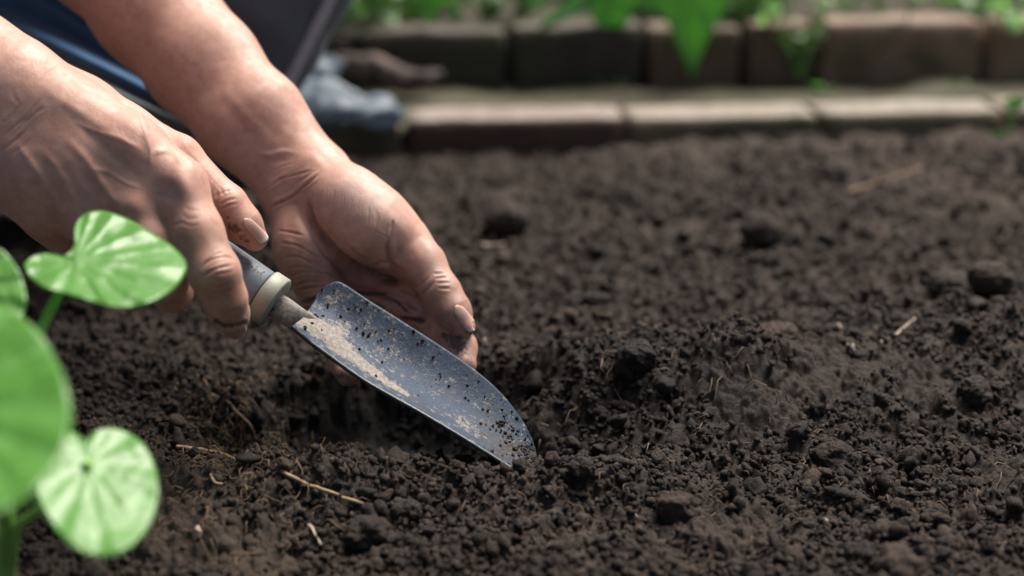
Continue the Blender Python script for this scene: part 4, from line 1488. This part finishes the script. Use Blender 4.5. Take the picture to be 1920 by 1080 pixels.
far_plant("broadleaf_plant", "plant with one broad leaf hanging point down over the wall", "plant", G(1290, 60, .07),
          [([(1196, -30), (1225, 8), (1250, 42), (1268, 80), (1282, 118), (1298, 152), (1310, 116), (1326, 76), (1348, 36), (1368, 0), (1380, -35), (1330, -90), (1240, -90)], (1290, -30), 1.60, 0, .0002),
           ([(1180, -20), (1200, 12), (1232, 22), (1258, 14), (1262, -10), (1230, -30)], (1225, -8), 1.64, 0, 0)], M_bleaf,
          [([(1290, -30, 1.60), (1300, -80, 1.66), (1295, 40, 1.78)], .003)])
far_plant("drooping_leaf_plant", "plant with three pointed leaves spread above the dark bricks", "plant", G(1140, 55, .07),
          [([(1098, -20), (1102, 16), (1118, 48), (1145, 94), (1168, 58), (1188, 18), (1195, -20), (1150, -50)], (1148, -8), 1.62, 0, .0002),
           ([(1120, 6), (1090, 26), (1050, 42), (1013, 56), (1022, 34), (1050, 10), (1085, -8), (1115, -12)], (1100, 3), 1.62, .0002, 0),
           ([(1020, -20), (1000, 0), (985, 22), (1002, 26), (1024, 8), (1036, -14)], (1020, -4), 1.68, .0002, 0)], M_bleaf,
          [([(1145, -10, 1.62), (1140, -60, 1.70), (1142, 45, 1.80)], .003)])
far_plant("narrow_leaf_plant", "plant with one narrow leaf pointing down left of the three-leaved plant", "plant", G(800, 60, .07),
          [([(775, -25), (780, 8), (790, 30), (802, 43), (816, 28), (830, 6), (838, -25), (806, -60)], (806, -15), 1.62, 0, .0002),
           ([(838, 26), (846, 14), (860, 14), (868, 26), (862, 38), (848, 40)], (853, 27), 1.66, 0, 0)], M_bleaf,
          [([(806, -15, 1.62), (815, -60, 1.68), (806, 52, 1.80)], .0025)])


def weed(name, label, root, h, spread, nleaf, size, sd, mat, group=None, nst=3, droop=0.0):
    r_ = np.random.default_rng(sd)
    e = empty(name, tuple(root), label, "weed", group)
    lv = np.array([(0, 0, 0), (.35, .3, .05), (.5, .75, .08), (0, 1.3, -.05), (-.5, .75, .08), (-.35, .3, .05), (0, .7, 0)]) * size
    lf = [(0, 1, 6), (1, 2, 6), (2, 3, 6), (3, 4, 6), (4, 5, 6), (5, 0, 6)]
    me = bpy.data.meshes.new("leaf"); me.from_pydata(lv.tolist(), [], lf); me.materials.append(mat); me.update()
    tips = []
    for s in range(nst):
        a = r_.uniform(0, 6.28); end = np.array(root) + [math.cos(a) * spread, math.sin(a) * spread * .5, h * r_.uniform(.7, 1.1)]
        midp = (np.array(root) + end) / 2 + [0, 0, h * .15]
        w = smooth_line(np.array([root, midp, end]), 5)
        v, f = tube(w, np.linspace(.0016, .0008, len(w)), 5)
        link_mesh("stem", v, f, M_stem, e)
        tips.append(w)
    for k in range(nleaf):
        w = tips[k % nst]; p = w[int((.25 + .75 * r_.random()) * (len(w) - 1))]
        o = bpy.data.objects.new("leaf", me); scene.collection.objects.link(o); o.parent = e
        o.location = p - np.array(root); o.rotation_euler = (r_.uniform(-.9, .6), r_.uniform(-.5, .5), r_.uniform(0, 6.28))
        sc_ = r_.uniform(.6, 1.2); o.scale = (sc_, sc_, sc_)
    return e


weed("trailing_weed", "feathery dark green weed hanging over the red bricks of the wall", G(1500, 150, 0.01), .075, .035, 60, .009, 1, M_dleaf, nst=7)
weed("trailing_weed", "small pale weed sprig at the foot of the wall under the feathery weed", G(1542, 178, .0), .012, .012, 14, .010, 2, M_bleaf)
weed("trailing_weed", "tall thin green shoot rising up the wall beside the feathery weed", G(1530, 160, .0), .13, .006, 16, .009, 3, M_bleaf, nst=2)
weed("trailing_weed", "tiny weed at the wall foot under the drooping three-leaved plant", G(1135, 170, .0), .016, .022, 14, .010, 4, M_dleaf)
weed("trailing_weed", "low weed tuft on the path under the broad hanging leaf", G(1275, 165, .0), .014, .016, 14, .009, 5, M_dleaf)
weed("trailing_weed", "low weed tuft on the path right of the thin green shoot", G(1625, 160, .0), .020, .025, 16, .008, 6, M_dleaf)
weed("trailing_weed", "last tiny weed along the wall foot towards the far right", G(1790, 165, .0), .012, .02, 10, .008, 7, M_dleaf)
weed("pale_sprout", "bright pale green leafy shoot on top of the last wall brick on the right", G(1895, 60, .075), .03, .022, 12, .020, 8, M_bleaf)
weed("trailing_weed", "thin upright seedling on the raised bed above the red bricks", G(1440, 55, .07), .06, .02, 12, .012, 9, M_bleaf)
weed("trailing_weed", "spindly pale seedling between wall top and picture edge at right", G(1700, 45, .07), .07, .008, 6, .010, 10, M_bleaf, nst=2)
for k, (px, py, h, lab) in enumerate([(640, 40, .10, "leafy plant right behind the grey trouser leg"), (700, 35, .09, "bushy plant above the bark piece"), (905, 25, .06, "short leafy plant between the narrow leaf and the three-leaved plant"),
                                      (985, 20, .08, "plant whose leaves touch the left leaf of the three-leaved plant"), (1395, 25, .07, "small leafy plant just right of the broad hanging leaf"), (1470, 20, .07, "thin-stemmed plant above the feathery weed"),
                                      (1580, 22, .06, "fine pale plant on the raised bed above the russet bricks"), (1650, 18, .08, "wispy plant left of the spindly pale seedling"), (1840, 20, .07, "leafy plant left of the bright shoot on the last wall brick")]):
    g = G(px, py + 18, .065)
    weed("leafy_plant", lab, g, h, .035, 22, .024 if px < 1500 else .014, 100 + k, M_bleaf if k in (5, 6, 8) else M_dleaf, nst=5)
# sprout in front of the edging at the right
sp = far_plant("seedling", "bright green two-leaved seedling growing at the right end of the brick edging", "seedling", G(1895, 258, 0),
               [([(1880, 190), (1888, 200), (1898, 208), (1915, 202), (1925, 192), (1930, 184), (1900, 182)], (1900, 196), 1.40, 0, 0),
                ([(1860, 250), (1872, 246), (1884, 250), (1882, 258), (1868, 260)], (1874, 253), 1.395, 0, 0)], M_bleaf,
               [([(1900, 196, 1.40), (1897, 220, 1.398), (1892, 256, 1.405)], .0032)])

# leafy undergrowth on the raised bed, one mass
r_ = np.random.default_rng(77)
nl = 9000
Vg = []; Fg = []
t = r_.random(nl)
xg = r_.uniform(-1.1, 1.3, nl)
xg = np.where(r_.random(nl) < .62, r_.uniform(-1.0, .34, nl), xg)
yg = 1.72 + .55 * r_.random(nl) ** 1.3 + xg * .108
zg = .062 + r_.random(nl) ** 1.6 * .13 * np.where(xg < .32, 1.0, .45)
cl = fbm2(xg * 7, yg * 7, 3, 55) > np.where(xg < .32, -.2, .10)
xg, yg, zg = xg[cl], yg[cl], zg[cl]; nl = len(xg)
sz = r_.uniform(.012, .034, nl)
az = r_.uniform(0, 6.28, nl); ti = r_.uniform(-.9, .9, nl)
lv = np.array([(0, 0, 0), (.4, .5, .1), (0, 1.2, -.1), (-.4, .5, .1)])
A = lv[None] * sz[:, None, None]
y2 = A[..., 1] * np.cos(ti)[:, None] - A[..., 2] * np.sin(ti)[:, None]; z2 = A[..., 1] * np.sin(ti)[:, None] + A[..., 2] * np.cos(ti)[:, None]
x3 = A[..., 0] * np.cos(az)[:, None] - y2 * np.sin(az)[:, None]; y3 = A[..., 0] * np.sin(az)[:, None] + y2 * np.cos(az)[:, None]
Vg = np.stack([x3 + xg[:, None], y3 + yg[:, None], z2 + zg[:, None]], -1).reshape(-1, 3)
Fg = np.arange(nl * 4).reshape(-1, 4)
o = link_mesh("undergrowth", Vg, Fg, M_uleaf)
tag(o, "low dark green ground cover on the raised bed", "undergrowth", kind="stuff")

# ------------------------------------------------------------------ single clods, roots, pebbles
CL = [(950, 412, 34, "dark round clod in the far soil above the middle of the bed"), (1425, 432, 31, "dark clod in the far soil, well left of the two round clods"),
      (1779, 538, 33, "left one of two round clods lying side by side"), (1858, 524, 32, "right one of two round clods lying side by side"),
      (1116, 568, 24, "small clod right of the thumb, in the middle distance"), (1552, 572, 27, "clod between the flat grey lump and the two round clods"),
      (1452, 642, 46, "wide flat grey lump behind the dug heap"), (1195, 668, 32, "crumbly clod crowning the heap behind the trowel tip"),
      (1092, 876, 21, "clod just right of the trowel tip"), (1565, 858, 38, "rounded clod in the nearer soil, above the white bit"),
      (1270, 955, 38, "large rough lump at the bottom between trowel tip and right corner"), (690, 1000, 40, "large clod at the bottom under the long root"),
      (765, 962, 28, "clod leaning behind the large bottom clod"), (1618, 1048, 34, "smooth dark clod at the bottom edge, left of the broad lump"),
      (1685, 1066, 46, "broad brownish lump at the bottom edge right of the middle"), (1755, 972, 30, "clod in the lower right corner region"),
      (1828, 736, 32, "clod below the right-hand mound"), (1380, 742, 36, "ragged clod on the right shoulder of the dug heap")]
bv, bf = ico(4)
for k, (px, py, rp, lab) in enumerate(CL):
    rad = rp * (1.22 if k < 4 else 1.05) * to_px(np.array([G(px, py)]))[2][0] / FPX
    g = G(px, py, .0)
    for _ in range(8):
        z0 = float(soil_height(np.array([g[0]]), np.array([g[1]]), False)[0]) + rad * (.85 if k in (0, 1, 2, 3) else .4 if k in (7, 8) else .12)
        g = G(px, py, z0)
    q = bv * (1 + (.2 if k < 4 else .5) * fbm3(bv * 1.5 + k * 9.7, 3, k))[:, None]
    q = q * np.array([1.0, .9, .82]) + bv * (.10 * fbm3(bv * 7 + k, 3, k + 50))[:, None]
    c = g
    n_ = len(bv)
    o = link_mesh("soil_clod", q * rad + c, bf, M_soil, attrs={"dry": np.full(n_, [.5, .5, .7, .7, .2, .2, .8, .05, .15, .2, .5, .25, .3, .1, .75, .3, .2, .05][k]), "damp_shade": np.full(n_, [.1, .1, .15, .15, .2, .2, 0, .4, .2, .2, 0, .2, 0, .4, 0, 0, .2, .4][k])})
    tag(o, lab, "clod", "clods lying on the soil bed")

M_root = mat_simple("root_tan", (.30, .20, .12), .7, .35, 120, .0005)
M_pale = mat_simple("pale_bit", (.42, .33, .26), .6, .25, 200, .0005)


def on_soil(px, py, lift=.002):
    z = 0.0
    for _ in range(12):
        g = G(px, py, z)
        z = z * .5 + .5 * (float(soil_height(np.array([g[0]]), np.array([g[1]]), False)[0]) + lift)
    return G(px, py, z)


def root(name, pts, r, label, cat="root", mat=None, lift=.003, group=None):
    w = smooth_line(np.array([on_soil(x, y, lift) for x, y in pts]), 6)
    w = w + .0008 * np.stack([vnoise3(w * 300, 1), vnoise3(w * 300, 2), vnoise3(w * 300, 3)], 1)
    v, f = tube(w, r * (1 + .4 * vnoise3(w * 200, 7)) * np.linspace(1, .6, len(w)), 7)
    o = link_mesh(name, v, f, mat or M_root)
    tag(o, label, cat, group)


root("dry_root", [(490, 862), (530, 885), (575, 908), (634, 928)], .0014, "straight tan dry root lying below the dug hole")
root("dry_root", [(360, 700), (382, 712), (395, 738), (425, 752), (440, 768), (468, 795), (480, 822)], .0009, "thin kinked root trailing down beside the mossy lump", mat=M_root)
root("dry_root", [(330, 838), (370, 842), (410, 850), (440, 862), (462, 900)], .0012, "pale arching root in the near soil left of the straight root")
root("dry_root", [(395, 890), (402, 905), (418, 908)], .0010, "short curled rootlet below the arching root")
root("dry_root", [(640, 933), (668, 940), (690, 948)], .0012, "stub of root continuing past the end of the straight root")
root("straw", [(1648, 645), (1682, 625), (1716, 596)], .0011, "pale straw lying right of the flat grey lump", "straw", M_pale)
root("straw", [(1572, 608), (1580, 632), (1592, 648)], .0010, "thin pale fibre standing left of the straw", "straw", M_pale)
root("straw", [(580, 985), (592, 1003), (604, 1022)], .0010, "pinkish splinter at the bottom left of the large bottom clod", "straw", M_pale)
root("straw", [(1588, 360), (1650, 340), (1728, 314)], .0016, "long blurred pale stalk in the far right soil", "straw", M_root)
root("straw", [(895, 460), (920, 461), (945, 458)], .0018, "short pale splinter in the far soil right of the open hand", "straw", M_pale)
for k, (px, py, rp, lab) in enumerate([(1663, 906, 8, "white chip on the near soil at the right"), (1598, 655, 9, "pale stone chip at the foot of the standing fibre"), (371, 998, 9, "pinkish white chip right of the round leaf"),
                                       (908, 641, 6, "tiny pale chip beside the index finger"), (1548, 980, 6, "small pale chip near the bottom right"), (1192, 640 + 330, 5, "tiny pale chip by the large rough lump")]):
    c = on_soil(px, py, .003); d = to_px(np.array([c]))[2][0]
    b0, f0 = ico(2)
    q = b0 * (1 + .9 * vnoise3(b0 * 1.4 + k * 5, k))[:, None] * np.array([.8, .8, 1.2]) * rp * d / FPX
    tag(link_mesh("stone_chip", q + c, f0, M_pale), lab, "chip", "pale chips on the soil")

# root fibres all over, uncountable
r_ = np.random.default_rng(31)
parts = []
for k in range(900):
    if k > 800: px, py = r_.normal(455, 36), r_.normal(712, 30)
    elif k > 700: px, py = r_.uniform(320, 520), r_.uniform(825, 930)
    elif k < 170: px, py = r_.normal(440, 60), r_.normal(745, 55)
    elif k < 260: px, py = r_.uniform(300, 620), r_.uniform(830, 1060)
    elif k < 380: px, py = r_.normal(1250, 130), r_.normal(700, 50)
    else: px, py = r_.uniform(0, 1920), r_.uniform(420, 1075)
    z = .0
    g = G(px, py, .006)
    L = r_.uniform(.003, .014); a = r_.uniform(0, 6.28)
    x = g[0] + np.cos(a) * np.linspace(0, L, 5) + r_.normal(0, L * .08, 5); y = g[1] + np.sin(a) * np.linspace(0, L, 5) + r_.normal(0, L * .08, 5)
    zz = soil_height(x, y) + .0008 + np.sin(np.linspace(0, 3.1, 5)) * L * r_.uniform(.05, .5)
    parts.append(tube(np.stack([x, y, zz], 1), r_.uniform(.00018, .00042), 4))
v, f = join_parts(parts)
tag(link_mesh("root_fibres", v, f, mat_simple("fibre", (.13, .082, .05), .75, .5, 60, 0)), "fine brown root fibres mixed into the soil surface", "root fibres", kind="stuff")

# moss and pale crumbs on the little lump beside the hole
cm = scatter_crumbs(3600, .0004, .0011, 0, 44, 2.0, lambda n, r: (r.normal(G(455, 735)[0], .020, n), r.normal(G(455, 735)[1], .018, n)))
tag(link_mesh("moss", cm[0], cm[1], mat_simple("moss", (.125, .095, .045), .9, .5, 300, 0)), "yellowish moss and root crumbs on the lump beside the hole", "moss", kind="stuff")
